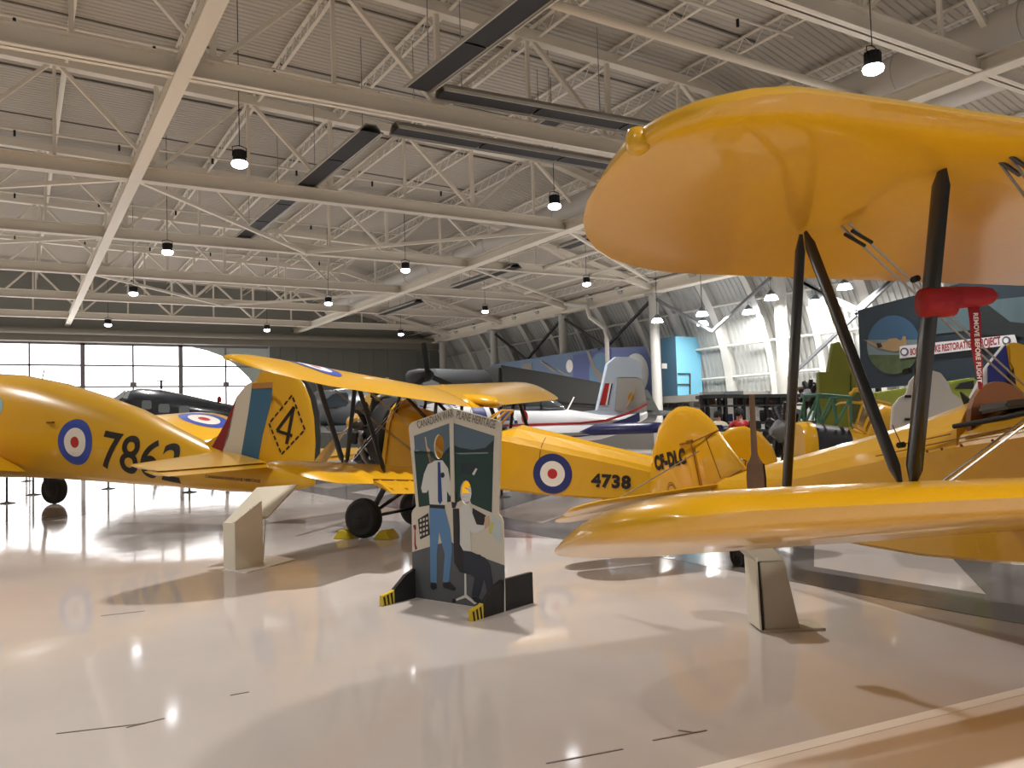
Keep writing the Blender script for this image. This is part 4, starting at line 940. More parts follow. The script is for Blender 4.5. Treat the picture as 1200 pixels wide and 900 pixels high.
MB().loft([[T(x, YT+.5*s_*math.cos(a), 2.05 + h_*math.sin(a)) for a in [PI*k/14 for k in range(15)]] for x, s_, h_ in ((11.3, .3, .08), (11.6, .8, .5), (12.1, .95, .70), (13.0, 1, .72), (13.8, .95, .55), (14.4, .7, .2), (14.6, .3, .05))]).build('canopy', mat('smoked_canopy', rgb(62, 68, 74), .12, coat=.6), tt, smooth=True)
for x, h_ in ((12.1, .71), (12.9, .735), (13.5, .645)):
    MB().tube([T(x, YT+.5*math.cos(a), 2.05+h_*math.sin(a)) for a in [PI*k/14 for k in range(15)]], .03, 6).build('canopy_frame', BLKM, tt)
MB().lathe([(.11, 0), (.11, .012), (.01, .013)], 20, M=Matrix.Translation(T(12.75, YT-.70, 1.83)) @ Matrix.Diagonal((1, 1, 1.7, 1)) @ Matrix.Rotation(PI/2, 4, 'X')).build('red_disc', RED, tt)
def tp(pts, name, m, y=0, th=.14, par=tt): return MB().prism([T(x, YT+y-th/2, z) for x, z in pts], (0, th, 0)).build(name, m, par, bevel=.015)
tp([(15.3, 1.95), (15.9, 2.0), (16.38, 3.48), (16.75, 3.72), (17.3, 3.72), (17.78, 3.55), (17.85, 2.5), (17.8, 1.8), (16.5, 1.75), (15.4, 1.85)], 'fin', mat('fin_grey_white', rgb(176, 190, 204), .35, coat=.3))
tp([(16.75, 3.05), (17.55, 3.05), (17.86, 2.95), (17.95, 2.2), (17.95, 1.9), (17.4, 1.85), (16.6, 1.95)], 'rudder', mat('rudder_grey', rgb(158, 158, 154), .5), 0, .17)
tp([(15.98, 2.15), (16.22, 2.15), (16.42, 2.85), (16.24, 2.85)], 'red_flash', RED, -.075, .01); tp([(16.22, 2.15), (16.30, 2.15), (16.50, 2.85), (16.42, 2.85)], 'white_flash', WHT, -.075, .01); tp([(16.30, 2.15), (16.35, 2.15), (16.55, 2.85), (16.50, 2.85)], 'blue_flash', NAVY, -.075, .01)
e_ = MB().lathe([(.13, 0), (.13, .01), (.01, .011)], 20, M=Matrix.Translation(T(17.28, YT-.088, 2.4)) @ Matrix.Rotation(PI/2, 4, 'X')); e_.bar(T(17.08, YT-.095, 2.08), T(17.48, YT-.095, 2.72), .05, .01)
e_.build('emblem', mat('emblem_gold', rgb(160, 120, 50), .5), tt)
for sd in (1, -1): MB().loft([[T(a-px, YT+sd*y, z+pz) for px, pz in foil(c_, .09, 6)] for a, y, z, c_ in ((17.2, .1, 3.55, 1.0), (17.5, 1.9, 3.58, .7))]).build('tailplane', TW, tt, smooth=True) if False else None
for sd in (1, -1):
    rr = [[T(x0_+px, YT+sd*y, z+pz) for px, pz in foil(c_, .12, 8)] for x0_, y, z, c_ in ((12.0, .6, 1.32, 2.6), (12.6, 3, 1.36, 2.15), (13.2, 5.6, 1.40, 1.6), (13.45, 5.8, 1.41, 1.2))]
    w_ = MB().loft(rr).build('wing', TW, tt, smooth=True, sharp=50)
    MB().loft([[T(x0_-.02+px*.42*1.0, YT+sd*y, z+pz*1.06) for px, pz in foil(c_, .15, 8)] for x0_, y, z, c_ in ((12.72, 3.4, 1.365, .05), (12.8, 3.8, 1.375, 1.9), (13.2, 5.62, 1.40, 1.7), (13.4, 5.85, 1.41, 1.3))]).build('wing_edge', NAVY, w_, smooth=True)
wheel(tt, T(10.4, YT, .28), .28, .14, name='nose_wheel'); MB().tube([T(10.4, YT, .3), T(10.4, YT, 1.45)], .05, 8).build('gear_leg', STEEL, tt)
for sd in (1, -1): wheel(tt, T(13.4, YT+sd*1.9, .3), .3, .18); MB().tube([T(13.4, YT+sd*1.75, .3), T(13.4, YT+sd*1.75, 1.35)], .05, 8).build('gear_leg', STEEL, tt)
MB().tube([T(14.75, YT, 1.98), T(15.05, YT, 2.42)], .035, 6, squash=.5).build('aerial', WHT, tt)

# ================================================================== LARGE DARK BOMBER BEHIND IT
YB = 29.0
tb2 = thing('bomber', 'huge dark grey bomber wing and body behind the white jet trainer', 'airplane', (18, YB, 0))
BO = Vector((18, YB, 0))
def bq(px, py, Y=YB): return aty(px, py, Y) - BO
wp_ = [bq(*q) for q in ((586, 427), (640, 436), (700, 447), (745, 457), (770, 468), (742, 480), (660, 474), (586, 464))]
MB().prism(wp_, (0, 1.4, 0)).build('wing', mat('bomber_dark_green_grey', rgb(52, 56, 54), .55), tb2, bevel=.12)
fz = [bq(x, y) for x, y in ((524, 452), (596, 459), (700, 473), (790, 484))]
MB().tube([fz[0]+Vector((0,1.5,0)), fz[1]+Vector((0,1.5,0)), fz[2]+Vector((0,1.5,-.1)), fz[3]+Vector((0,1.5,-.1))], [.8, 1.0, .8, .3], 24, squash=1).build('fuselage', mat('bomber_grey', rgb(78, 82, 86), .5), tb2, smooth=True, sharp=60)
MB().prism([bq(752, 456, YB), bq(760, 457), bq(776, 487), bq(752, 487)], (0, .25, 0)).build('fin', MATS['bomber_dark_green_grey'], tb2, bevel=.03)
MB().prism([bq(748, 479, YB), bq(800, 482), bq(800, 486), bq(748, 487)], (0, 1.6, 0)).build('tailplane', mat('bomber_grey', rgb(78, 82, 86)), tb2, bevel=.05)
pb = MB(); c0 = bq(497, 440); 
for a, L in ((PI/2+.12, 1.25), (PI/2+.12+2.09, 1.1), (PI/2+.12-2.09, 1.1)):
    d = Vector((math.cos(a), -.05, math.sin(a))); pb.bar(c0 + Vector((0,-.3,0)), c0 + Vector((0,-.3,0)) + d*L, .2, .05, up=(0,1,0))
pb.build('propeller', BLKM, tb2, bevel=.02); MB().lathe([(.15, -.9), (.28, -.7), (.3, 0), (.25, .8), (.1, 1.2)], 20, M=Matrix.Translation(c0+Vector((0,.5,0))) @ Matrix.Rotation(PI/2, 4, 'X')).build('engine_nacelle', BLKM, tb2, smooth=True)
for x in (-5, 1.5): wheel(tb2, (x, 1.5, .55), .55, .4); MB().tube([(x, 1.5, .55), (x, 1.5, 2.2)], .09, 8).build('gear_leg', BLKM, tb2)

# ================================================================== SILVER TWIN BEHIND THE RADIAL ENGINE
YS = 35.5
ts2 = thing('silver_airplane', 'silver grey airplane partly hidden behind the radial engine of the biplane', 'airplane', (10, YS, 0)); SO = Vector((10, YS, 0))
SV = mat('dull_silver', rgb(112, 118, 124), .4, metal=.35)
a_, b2 = aty(372, 478, YS)-SO, aty(640, 492, YS)-SO
MB().tube([a_+Vector((-.5,0,-.2)), a_, a_+(b2-a_)*.15, a_+(b2-a_)*.4, a_+(b2-a_)*.75, b2], [.25, .75, 1.05, 1.05, .7, .3], 24).build('fuselage', SV, ts2, smooth=True)
MB().loft([[aty(x, y, YS)-SO + Vector((0, sy_, 0)) for x, y in ((374, 470), (384, 462), (400, 461), (402, 478), (376, 480))] for sy_ in (-.9, .9)]).build('windshield', mat('dark_glass', rgb(48, 56, 62), .15, coat=.5), ts2, bevel=.05)
MB().loft([[aty(x, y, YS)-SO + Vector((0, sy_, 0)) for x, y in ((365, 500), (430, 497), (470, 503), (430, 508), (370, 506))] for sy_ in (-1.8, 2)]).build('wing', SV, ts2, bevel=.05)
MB().prism([aty(x, y, YS)-SO for x, y in ((450, 450), (472, 449), (482, 451), (494, 468), (470, 474), (452, 470))], (0, .3, 0)).build('fin', mat('pale_blue_fin', rgb(120, 164, 190), .45), ts2, bevel=.03)
decal(roundel_bm([.12, .3, .45], 24), 'fin_marking', RND2, ts2, frame(aty(475, 460, YS)-SO + Vector((0,-.2,0)), (1,0,0), (0,0,1)), [o for o in ts2.children if o.name.startswith('fin')][0], .02)
for x in (1, -2.6): wheel(ts2, (x, -1, .4), .4, .25); MB().tube([(x, -1, .4), (x, -.5, 1.5)], .07, 8).build('gear_leg', BLKM, ts2)
pa = atz(405, 540, 0); pb_ = atz(520, 535, 0)
K = Card(aty(405, 530, 24), (1, 0, 0))
tr = thing('barrier_banner', 'red barrier banner with white marks seen under the radial engine', 'banner', (K.P.x, K.P.y, 0))
def kq(px, py, o=0): return K.at(px, py, o) - Vector((K.P.x, K.P.y, 0))
MB().prism([kq(405, 526), kq(522, 526), kq(522, 534), kq(405, 534)], (0, .03, 0)).build('cloth', RED, tr)
MB().prism([kq(428, 527.5), kq(460, 528.5), kq(452, 532), kq(422, 531)], (0, -.01, 0)).build('white_mark', WHT, tr)
for px in (405, 442, 480, 522):
    q = kq(px, 526); MB().bar((q.x, q.y+.05, 0), (q.x, q.y+.05, q.z+.03), .05, .05).build('post', BLKM, tr)

# ================================================================== DARK TWIN IN FRONT OF THE GLAZED DOORS
B1 = Vector((5.0, 38.0, 0)); bdir = Vector((.93, -.37, 0)).normalized()
KB = Card(aty(150, 480, 40), bdir)
td = thing('dark_twin_airplane', 'dark blue twin airplane with cabin windows before the glazed doors', 'airplane', (KB.P.x, KB.P.y, 0)); DO = Vector((KB.P.x, KB.P.y, 0))
DB = mat('dark_blue_gloss', rgb(34, 42, 52), .25, coat=.6)
rr = []
for px, yt, yb, w_ in ((108, 476, 486, .2), (122, 470, 496, .6), (140, 464, 504, .75), (150, 458, 508, .8), (165, 455, 510, .85), (190, 457, 511, .85), (220, 463, 510, .8), (250, 470, 508, .7), (290, 478, 505, .5), (340, 487, 502, .25)):
    a_, b_ = KB.at(px, yt)-DO, KB.at(px, yb)-DO; c_ = (a_+b_)/2; h = (a_.z-b_.z)/2
    rr.append([c_ + KB.n*w_*math.cos(t)+Vector((0,0,h*math.copysign(abs(math.sin(t))**.85, math.sin(t)))) for t in [2*PI*k/24 for k in range(24)]])
fz_ = MB().loft(rr).build('fuselage', DB, td, smooth=True)
CG = mat('bright_cabin_glass', rgb(120, 130, 134), .1, coat=.5)
for px, py, w_, h_ in ((178, 475, 5.5, 5), (198, 479, 6.5, 5), (221, 481, 6, 4.5)):
    MB().prism([KB.at(px+a*w_, py+b*h_, .82)-DO for a, b in ((-.8,-1),(.8,-1),(1,-.6),(1,.7),(.8,1),(-.8,1),(-1,.7),(-1,-.6))], KB.n*.05).build('cabin_window', CG, td)
for pts in (((136, 470), (146, 463), (154, 457), (150, 466), (140, 473)), ((150, 467), (156, 458), (159, 459), (155, 468))):
    MB().prism([KB.at(*q, .75)-DO for q in pts], KB.n*.06).build('windshield', mat('bright_windshield', rgb(200, 210, 214), .1), td)
a_ = KB.at(189, 456)-DO; MB().bar(a_, a_+Vector((0,0,.38)), .08, .08).bar(a_+Vector((-.18,0,.38)), a_+Vector((.18,0,.38)), .05, .05).build('aerial_mast', BLKM, td)
a_ = KB.at(257, 470)-DO; MB().lathe([(.09, -.05), (.1, .1), (.06, .2), (.01, .22)], 12, M=Matrix.Translation(a_)).build('beacon', RED, td, smooth=True)
for x in (1.0, 3.5): wheel(td, bdir*x + KB.n*-1.0 + Vector((0,0,.4)), .4, .25); MB().tube([bdir*x + Vector((0,0,.4)) - KB.n*1.0, bdir*x + Vector((0,0,1.2))], .07, 8).build('gear_leg', BLKM, td)

# ---- rope stanchions
def stanchion(px, py, lb):
    p = atz(px, py, 0)
    t = thing('stanchion', lb, 'barrier post', p, group='black barrier posts')
    MB().lathe([(.20, 0), (.20, .015), (.05, .04), (.03, .05)], 20).build('base', BLKM, t, smooth=True, sharp=30); MB().lathe([(.028, .03), (.028, .95), (.04, .96), (.04, 1.0), (.01, 1.02)], 12).build('pole', BLKM, t, smooth=True, sharp=30)
for px, py, lb in ((39, 580, 'black barrier post left of the small wheel under the left airplane'), (31, 564, 'far black barrier post at the left edge under the left airplane'), (127, 573, 'black barrier post right of the small wheel under the left airplane'), (222, 577, 'black barrier post between the left airplane belly and the stand'), (8, 590, 'black barrier post base at the left edge of the photo'), (588, 583, 'black barrier post behind the right edge of the face board')): stanchion(px, py, lb)

# ================================================================== MEZZANINE: PRINTED PANELS, BLUE ROOM
def quad_panel(name, label, cat, p, q, z0, z1, th, m):
    p = Vector(p); q = Vector(q); d = (q-p).normalized(); n = Vector((-d.y, d.x, 0))
    if n.dot(EYE-p) > 0: n = -n
    t = thing(name, label, cat, (p.x, p.y, z0)); o = MB().prism([Vector((0,0,0)), q-p, q-p+Vector((0,0,z1-z0)), Vector((0,0,z1-z0))], n*th).build('panel', m, t); return t, Card((p.x, p.y, 0), d)
t, KA = quad_panel('mural_panel', 'long blue mural panel with aircraft pictures above the dark bomber wing', 'mural', (28.9, 50.2, 0), (28.9, 37.8, 0), 2.2, 5.85, .2, mat('mural_blue', rgb(110, 134, 168), .6, noise=.25, nscale=.4))
def art(K_, t, pts, name, m, off=.02, th=.01): return MB().prism([K_.at(*q, off) - t.location for q in pts], K_.n*th).build(name, m, t)
def ellp(cx, cy, rx, ry, n=28): return [(cx+rx*math.cos(2*PI*i/n), cy+ry*math.sin(2*PI*i/n)) for i in range(n)]
MP = mat('mural_purple', rgb(92, 104, 160), .6); MS = mat('mural_sky', rgb(112, 150, 186), .6); MG = mat('mural_grey', rgb(150, 146, 142), .6); MW = mat('mural_cloud', rgb(246, 248, 248), .6, noise=.15, nscale=1.2)
art(KA, t, [(672, 416), (717, 408.5), (717, 455), (672, 455)], 'purple_field', MP, .02)
art(KA, t, ellp(705, 437, 14, 24), 'round_picture', MS, .035)
art(KA, t, [(688, 411), (691, 411), (699, 430), (710, 442), (706, 450), (698, 440), (692, 424)], 'airplane_picture', MG, .05)
art(KA, t, ellp(668, 429, 4, 7.5), 'round_picture', MW, .035)
art(KA, t, [(632, 423), (634, 422), (650, 433), (656, 437), (648, 436)], 'airplane_picture', MG, .035); art(KA, t, [(655, 432), (668, 440), (667, 442), (654, 435)], 'airplane_picture', MG, .035)
art(KA, t, [(612, 427), (624, 425), (624, 445), (612, 442)], 'grey_picture', MG, .035)
t, KC = quad_panel('mural_panel', 'short blue mural panel with a big white round picture beside the column', 'mural', (28.95, 37.6, 0), (31.46, 36.08, 0), 2.2, 5.85, .2, mat('mural_violet_blue', rgb(128, 142, 196), .6))
art(KC, t, ellp(745, 438, 15, 24), 'round_picture', MW, .03)
t = thing('blue_room', 'two-tone blue site room on the mezzanine right of the white column', 'room', (29.9, 30.4, 0))
ya = atx(793, 430, 30.0).y; yb_ = atx(766, 430, 30.0).y; xe = aty(822, 430, ya).x
t.location = (30.0, ya, 0)
MB().box((0, 0, 2.75), (xe-30.0, yb_-ya, 6.0)).build('room_body', mat('room_light_blue', rgb(104, 164, 190), .5), t)
KD = Card((29.98, ya, 0), (0, 1, 0)); KE = Card((30, ya-.02, 0), (1, 0, 0))
MB().box((-.02, 0, 2.75), (0, yb_-ya, 6.0)).build('dark_panel', mat('room_dark_blue', rgb(44, 76, 96), .5), t)
art(KD, t, [(776, 426), (782, 426), (782, 432), (776, 432)], 'notice', WHT, .02)
for a_, b_ in (((794, 438), (808, 438)), ((794, 450.5), (808, 450.5)), ((808, 438), (808, 462))):
    MB().bar(KE.at(*a_, .04)-t.location, KE.at(*b_, .04)-t.location, .06, .06).build('window_bar', DGREY, t)
struct(MB().box((29.9, 28, 2.5), (32, 52, 2.85)).box((29.95, 33.9, 0), (30.1, 52, 2.5)), 'mezzanine', mat('mezzanine_grey', rgb(122, 120, 114), .6))

# ================================================================== WORKSHOP CLUTTER
ev = R @ Vector((1, 0, 0)); ev.z = 0; ev.normalize()
KW = Card(atd(900, 490, 21), ev); WO = Vector((KW.P.x, KW.P.y, 0))
t = thing('storage_rack', 'long dark storage rack in front of the bright curved wall', 'rack', WO)
def wq(px, py, off=0): return KW.at(px, py, off) - WO
for y0_, y1_ in ((462, 466), (474, 476), (494, 497)):
    MB().prism([wq(822, y0_+1), wq(958, y0_-1), wq(958, y1_-1), wq(822, y1_+1)], KW.n*-.7).build('shelf', DGREY, t)
for px in (823, 829, 843, 850, 862, 871, 898, 915, 930, 957):
    a_ = wq(px, 463, -.05); MB().bar((a_.x, a_.y, 0), a_, .08, .08).build('upright', BLKM, t)
BR = mat('cardboard', rgb(120, 84, 56), .8)
for i, (px, py, w_, h_, m, lb) in enumerate(((836, 474, 8, 8, BR, 'brown cardboard box on the rack, first right of the red box'), (827, 474, 5, 9, mat('dull_red_box', rgb(120, 46, 40), .7), 'dull red box at the left end of the rack'), (873, 474, 10, 8, BR, 'brown cardboard box on the rack left of the standing propeller'), (850, 474, 9, 6, GREY, 'grey box on the rack between two brown boxes'),
      (862, 462, 22, 4, LGREY, 'pile of light grey sheet parts on top of the rack'), (838, 462, 26, 3, MATS['trainer_white'], 'white wing panel lying on top of the rack'), (960-14, 457, 22, 4, BR, 'brown timber on the rack top right of the black strut'), (905, 494, 14, 14, BLKM, 'black cabinet under the rack right of the standing propeller'), (855, 494, 12, 9, NAVY, 'dark blue parts bin on the lower rack shelf'))):
    p = KW.at(px, py, -.35); a_ = w_*21/958; h = h_*21/958
    q = thing(('cardboard_box', 'parts_box', 'cardboard_box', 'parts_box', 'sheet_pile', 'wing_panel', 'timber_stack', 'cabinet', 'parts_bin')[i], lb, ('box', 'box', 'box', 'box', 'metal parts', 'wing panel', 'timber', 'cabinet', 'bin')[i], p, (0, 0, math.atan2(ev.y, ev.x)))
    MB().box((-a_/2, -.2, 0), (a_/2, .2, h)).build('body', m, q, bevel=.01)
    MB().box((-a_/2-.005, -.205, h*.8), (a_/2+.005, .205, h*.86)).build('edge_band', DGREY, q)
# torpedo-like silver drop tank on the rack
p = KW.at(910, 469.5, -.35); tg = thing('drop_tank', 'silver grey drop tank lying on the rack left of the thick black strut', 'tank', p)
MB().tube([ev*x for x in (-.75, -.6, -.3, .2, .6, .8)], [.02, .12, .17, .17, .1, .02], 16).build('shell', SV, tg, smooth=True)
MB().tube([ev*-.1 + Vector((0,0,-.19)), ev*-.1 + Vector((0,0,.19))], .19, 12, up=ev).build('strap', RED, tg) if False else MB().tube([ev*-.12, ev*-.08], .178, 16).build('strap', RED, tg)
# radial engine on a stand
def rad_engine(px, py, d_, r, lb, face=-1):
    p = atd(px, py, d_); t = thing('radial_engine', lb, 'engine', (p.x, p.y, 0)); c_ = Vector((0, 0, p.z)); ax = (ev*face + KW.n*.35).normalized()
    Mr = Matrix.Translation(c_) @ ax.to_track_quat('Z', 'Y').to_matrix().to_4x4()
    MB().lathe([(.05, r*.6), (r*.25, r*.4), (r*.4, r*.25), (r*.42, -r*.3), (r*.3, -r*.6)], 20, M=Mr).build('crankcase', GREY, t, smooth=True, sharp=40)
    for k in range(9):
        a = 2*PI*k/9; dd = Vector((math.cos(a), math.sin(a), 0)); cy = MB()
        for j in range(7): 
            q0_ = dd*(r*(.42+.07*j)); cy.tube([Mr @ q0_, Mr @ (q0_+dd*r*.045)], r*.17, 12)
        cy.tube([Mr @ (dd*r*.35), Mr @ (dd*r*1.0)], r*.13, 10); cy.build('cylinder', DSTEEL, t)
    MB().tube([Mr @ Vector((math.cos(2*PI*k/24)*r*.75, math.sin(2*PI*k/24)*r*.75, -r*.3)) for k in range(25)], r*.07, 8).build('exhaust_ring', DSTEEL, t, smooth=True)
    for sx in (-1, 1): MB().bar(Vector((ev.x*sx*r*.7, ev.y*sx*r*.7, 0)), c_ + ev*sx*r*.3, .06, .06).build('stand_leg', DGREY, t)
    MB().box((-.5, -.3, 0), (.5, .3, .06)).build('stand_base', DGREY, t)
rad_engine(920, 505, 13.5, .48, 'big grey radial engine on a stand left of the black and yellow fuselage')
rad_engine(949, 463, 17, .33, 'smaller dark radial engine above the green tube frame')
# work bench with red cloths, two people behind it
KP = Card(atd(860, 500, 17), ev)
t = thing('work_bench', 'dark work bench cluttered with parts behind the two yellow rudders', 'bench', (KP.P.x, KP.P.y, 0)); PO = Vector(t.location)
MB().prism([KP.at(832, 503)-PO, KP.at(900, 503)-PO, KP.at(900, 506)-PO, KP.at(832, 506)-PO], KP.n*-.7).build('bench_top', DGREY, t)
for px in (834, 898):
    q = KP.at(px, 506, -.1)-PO; MB().bar((q.x, q.y, 0), q, .07, .07).build('leg', BLKM, t)
for px, w_, h_, m, lb in ((845, 8, 5, NAVY, 'small purple blue crate on the cluttered work bench'), (853, 6, 4, LGREY, 'small light grey crate on the work bench'), (890, 10, 10, BLKM, 'black tool chest at the right end of the work bench')):
    p = KP.at(px, 503, -.3); q = thing('crate', lb, 'crate', p, (0,0,math.atan2(ev.y, ev.x))); a_ = w_*17/958; MB().box((-a_/2, -.15, 0), (a_/2, .15, h_*17/958)).build('body', m, q, bevel=.01); MB().box((-a_/2-.004, -.154, h_*17/958*.8), (a_/2+.004, .154, h_*17/958*.88)).build('lid_edge', DGREY, q)
def person(px, ytop, d_, lb, shirt, trous, hair):
    top = atd(px, ytop, d_); H = top.z; s = H/1.75
    t = thing('person', lb, 'person', (top.x, top.y, 0), (0, 0, math.atan2(ev.y, ev.x)))
    V = {'pel': (0,0,.95,.13), 'ch': (0,0,1.25,.15), 'sh': (0,0,1.42,.12), 'nk': (0,0,1.5,.055), 'hd': (0,-.01,1.6,.085), 'top': (0,0,1.68,.075)}
    E_ = [('pel','ch'),('ch','sh'),('sh','nk'),('nk','hd'),('hd','top')]
    for sd, n_ in ((1,'l'),(-1,'r')):
        V['s'+n_]=(sd*.19,0,1.41,.06); V['e'+n_]=(sd*.26,-.05,1.13,.045); V['h'+n_]=(sd*.2,-.28,1.02,.035); V['hip'+n_]=(sd*.1,0,.9,.1); V['k'+n_]=(sd*.11,-.02,.5,.07); V['a'+n_]=(sd*.12,.02,.09,.045); V['t'+n_]=(sd*.13,-.16,.04,.04)
        E_ += [('sh','s'+n_),('s'+n_,'e'+n_),('e'+n_,'h'+n_),('pel','hip'+n_),('hip'+n_,'k'+n_),('k'+n_,'a'+n_),('a'+n_,'t'+n_)]
        for f_ in range(5):
            V['f%d%s' % (f_, n_)] = (sd*(.2 + (-.035+.017*f_)), -.36+.012*abs(f_-2), .99, .009); E_.append(('h'+n_, 'f%d%s' % (f_, n_)))
    ks = list(V); me = bpy.data.meshes.new('body'); me.from_pydata([Vector(V[k][:3])*s for k in ks], [(ks.index(a), ks.index(b)) for a, b in E_], [])
    o = bpy.data.objects.new('body', me); COL.objects.link(o); md = o.modifiers.new('s', 'SKIN'); o.modifiers.new('u', 'SUBSURF').levels = 1
    o.modifiers['u'].render_levels = 1
    for i, k in enumerate(ks): me.skin_vertices[0].data[i].radius = (V[k][3]*s,)*2
    me.skin_vertices[0].data[ks.index('pel')].use_root = True
    dg = bpy.context.evaluated_depsgraph_get(); m2 = bpy.data.meshes.new_from_object(o.evaluated_get(dg)); bpy.data.objects.remove(o)
    for m_ in (shirt, trous, mat('skin', rgb(196, 150, 124), .6), BLKM): m2.materials.append(m_)
    for pl in m2.polygons:
        c_ = pl.center/s; pl.material_index = 3 if c_.z < .1 else (1 if c_.z < .93 and not (abs(c_.x) > .15 and c_.y < -.1) else (2 if c_.z > 1.5 or c_.y < -.26 else 0)); pl.use_smooth = True
    o = bpy.data.objects.new('body', m2); COL.objects.link(o); o.parent = t
    MB().lathe([(.095, 1.58), (.10, 1.64), (.085, 1.71), (.04, 1.75), (.005, 1.755)], 16, M=Matrix.Scale(s, 4) @ Matrix.Translation((0, .015, 0))).build('hair', hair, t, smooth=True)
    MB().box((-.008*s, -.115*s, 1.575*s), (.008*s, -.09*s, 1.61*s)).build('nose', MATS['skin'], t, bevel=.002)
person(866, 478, 17.9, 'person in a red jacket standing behind the work bench', RED, BLKM, BLKM)
person(841, 481, 20.2, 'person in a cream top standing left of the person in red', CREAM, DGREY, BLKM)

# ================================================================== RIGHT BACKGROUND GROUP
KF = Card(atd(980, 500, 12.5), (ev.x*.96, ev.y, 0)); FO = Vector((KF.P.x, KF.P.y, 0))
t = thing('stripped_fuselage', 'yellow and black training aircraft fuselage under repair with green tube frame showing', 'airplane', FO)
def fq(px, py, off=0): return KF.at(px, py, off) - FO
def hull(sts_, name, m):
    rr = []
    for px, yt, yb, w_ in sts_:
        a_, b_ = fq(px, yt), fq(px, yb); c_ = (a_+b_)/2; h = (a_.z-b_.z)/2
        rr.append([c_ + KF.n*w_*math.copysign(abs(math.cos(q))**.7, math.cos(q)) + Vector((0,0,h*math.copysign(abs(math.sin(q))**.7, math.sin(q)))) for q in [2*PI*k/24 for k in range(24)]])
    return MB().loft(rr).build(name, m, t, smooth=True, sharp=50)
hull([(934, 497, 548, .38), (939, 494, 552, .42), (948, 494, 554, .43)], 'front_band', YEL2)
hull([(948, 495, 554, .42), (988, 500, 556, .42)], 'side_panel', mat('dark_blue_black', rgb(28, 30, 38), .45))
hull([(988, 500, 556, .43), (1005, 505, 556, .42), (1025, 505, 556, .40), (1060, 505, 552, .34)], 'rear_fuselage', YEL2)
hull([(1003, 508, 530, .3), (1018, 480, 530, .32), (1030, 473, 530, .32), (1050, 478, 530, .28), (1090, 490, 530, .2)], 'turtle_deck', YEL2)
GT = mat('green_primer', rgb(62, 112, 92), .5)
fr = [((952,463),(988,466)), ((950,463),(950,495)), ((988,466),(988,500)), ((952,495),(966,465)), ((966,465),(972,497)), ((972,497),(988,466)), ((944,493),(952,463))]
for off in (.3, -.3):
    for a_, b_ in fr: MB().tube([fq(*a_, off), fq(*b_, off)], .02, 8).build('frame_tube', GT, t)
for a_ in ((952,463), (988,466), (970,464)): MB().tube([fq(*a_, .3), fq(*a_, -.3)], .02, 8).build('frame_tube', GT, t)
for pts in (((988,503),(987,474),(989,463),(993,457),(998,456),(1004,460)), ((994,500),(1006,463)), ((1003,505),(1017,471)), ((1004,460),(1017,470),(1034,474)), ((989,497),(1009,509),(1024,486)), ((988,472),(1000,473),(1017,471))):
    MB().tube([fq(*q, .27) for q in pts], .022, 7).build('canopy_hoop', YEL2, t)
for a_ in ((988, 474), (1004, 460), (1017, 470)): MB().tube([fq(*a_, .27), fq(a_[0], a_[1]-2, .1), fq(a_[0], a_[1]-2, -.1), fq(*a_, -.27)], .02, 7).build('canopy_hoop', YEL2, t)
MB().prism([fq(*q, .25) for q in ((991, 494), (990, 468), (997, 460), (1004, 463), (1016, 472), (1008, 503))], KF.n*.004).build('canopy_glazing', GLASS, t)
for px in (955, 1020):
    MB().box((-.3, -.3, 0), (.3, .3, 1.0), M=Matrix.Translation(Vector((fq(px, 540).x, fq(px, 540).y, 0)))).build('support_stand', DGREY, t)
# olive fin standing behind
KO = Card(atd(985, 470, 15), ev)
def slab(name, label, cat, K_, pts, th, m, bev=.01, parts=(), group=None):
    o_ = Vector((K_.at(*pts[0]).x, K_.at(*pts[0]).y, 0)); t = thing(name, label, cat, o_, group=group)
    MB().prism([K_.at(*q) - o_ for q in pts], K_.n*-th).build('panel', m, t, bevel=bev)
    return t, o_
OL = mat('olive_paint', rgb(130, 136, 50), .5, noise=.08)
t, o_ = slab('aircraft_fin', 'tall olive green aircraft fin standing left of the dark mural', 'fin', KO, ((960, 436), (971, 436), (977, 402), (984, 400), (1012, 462), (1012, 560), (960, 560)), .15, OL)
MB().prism([KO.at(*q, .01)-o_ for q in ((996, 520), (997, 520), (997, 440), (996, 438))], KO.n*.01).build('seam', DGREY, t)
MB().box((-.2, -.5, 0), (1.2, .6, .45)).build('base', DGREY, t)
# dark mural with round picture and lettering
p = atd(1008, 420, 20.3); q = atd(1230, 420, 14.2)
KM = Card(p, q-p); MO = Vector((p.x, p.y, 0))
t = thing('display_mural', 'dark blue mural with a round airplane picture and white restoration project strip', 'mural', MO)
DM = mat('mural_dark_blue', rgb(30, 46, 58), .6, noise=.12, nscale=.6)
ctop = [KM.at(*s_)-MO for s_ in ((1008, 363), (1010, 456))]; zt_, zb_ = ctop[0].z, ctop[1].z; qq = KM.at(1228, 420)-MO
MB().prism([Vector((0,0,zb_)), Vector((qq.x, qq.y, zb_)), Vector((qq.x, qq.y, zt_)), Vector((0,0,zt_))], KM.n*-.12).build('panel', DM, t)
for s_ in (.4, 4.5): 
    b_ = KM.u*s_; MB().bar(Vector((b_.x, b_.y, 0)) - KM.n*.2, Vector((b_.x, b_.y, zt_)) - KM.n*.2, .1, .1).build('post', DGREY, t)
def art2(pts, name, m, off): return MB().prism([KM.at(*s_, off)-MO for s_ in pts], KM.n*.006).build(name, m, t)
circ = ellp(1048, 404, 31, 34.5, 36)
art2(circ, 'round_picture', mat('picture_sky', rgb(50, 88, 120), .6), .01)
art2([s_ for s_ in circ if s_[1] > 396] , 'picture_haze', mat('picture_haze', rgb(108, 124, 130), .6), .018)
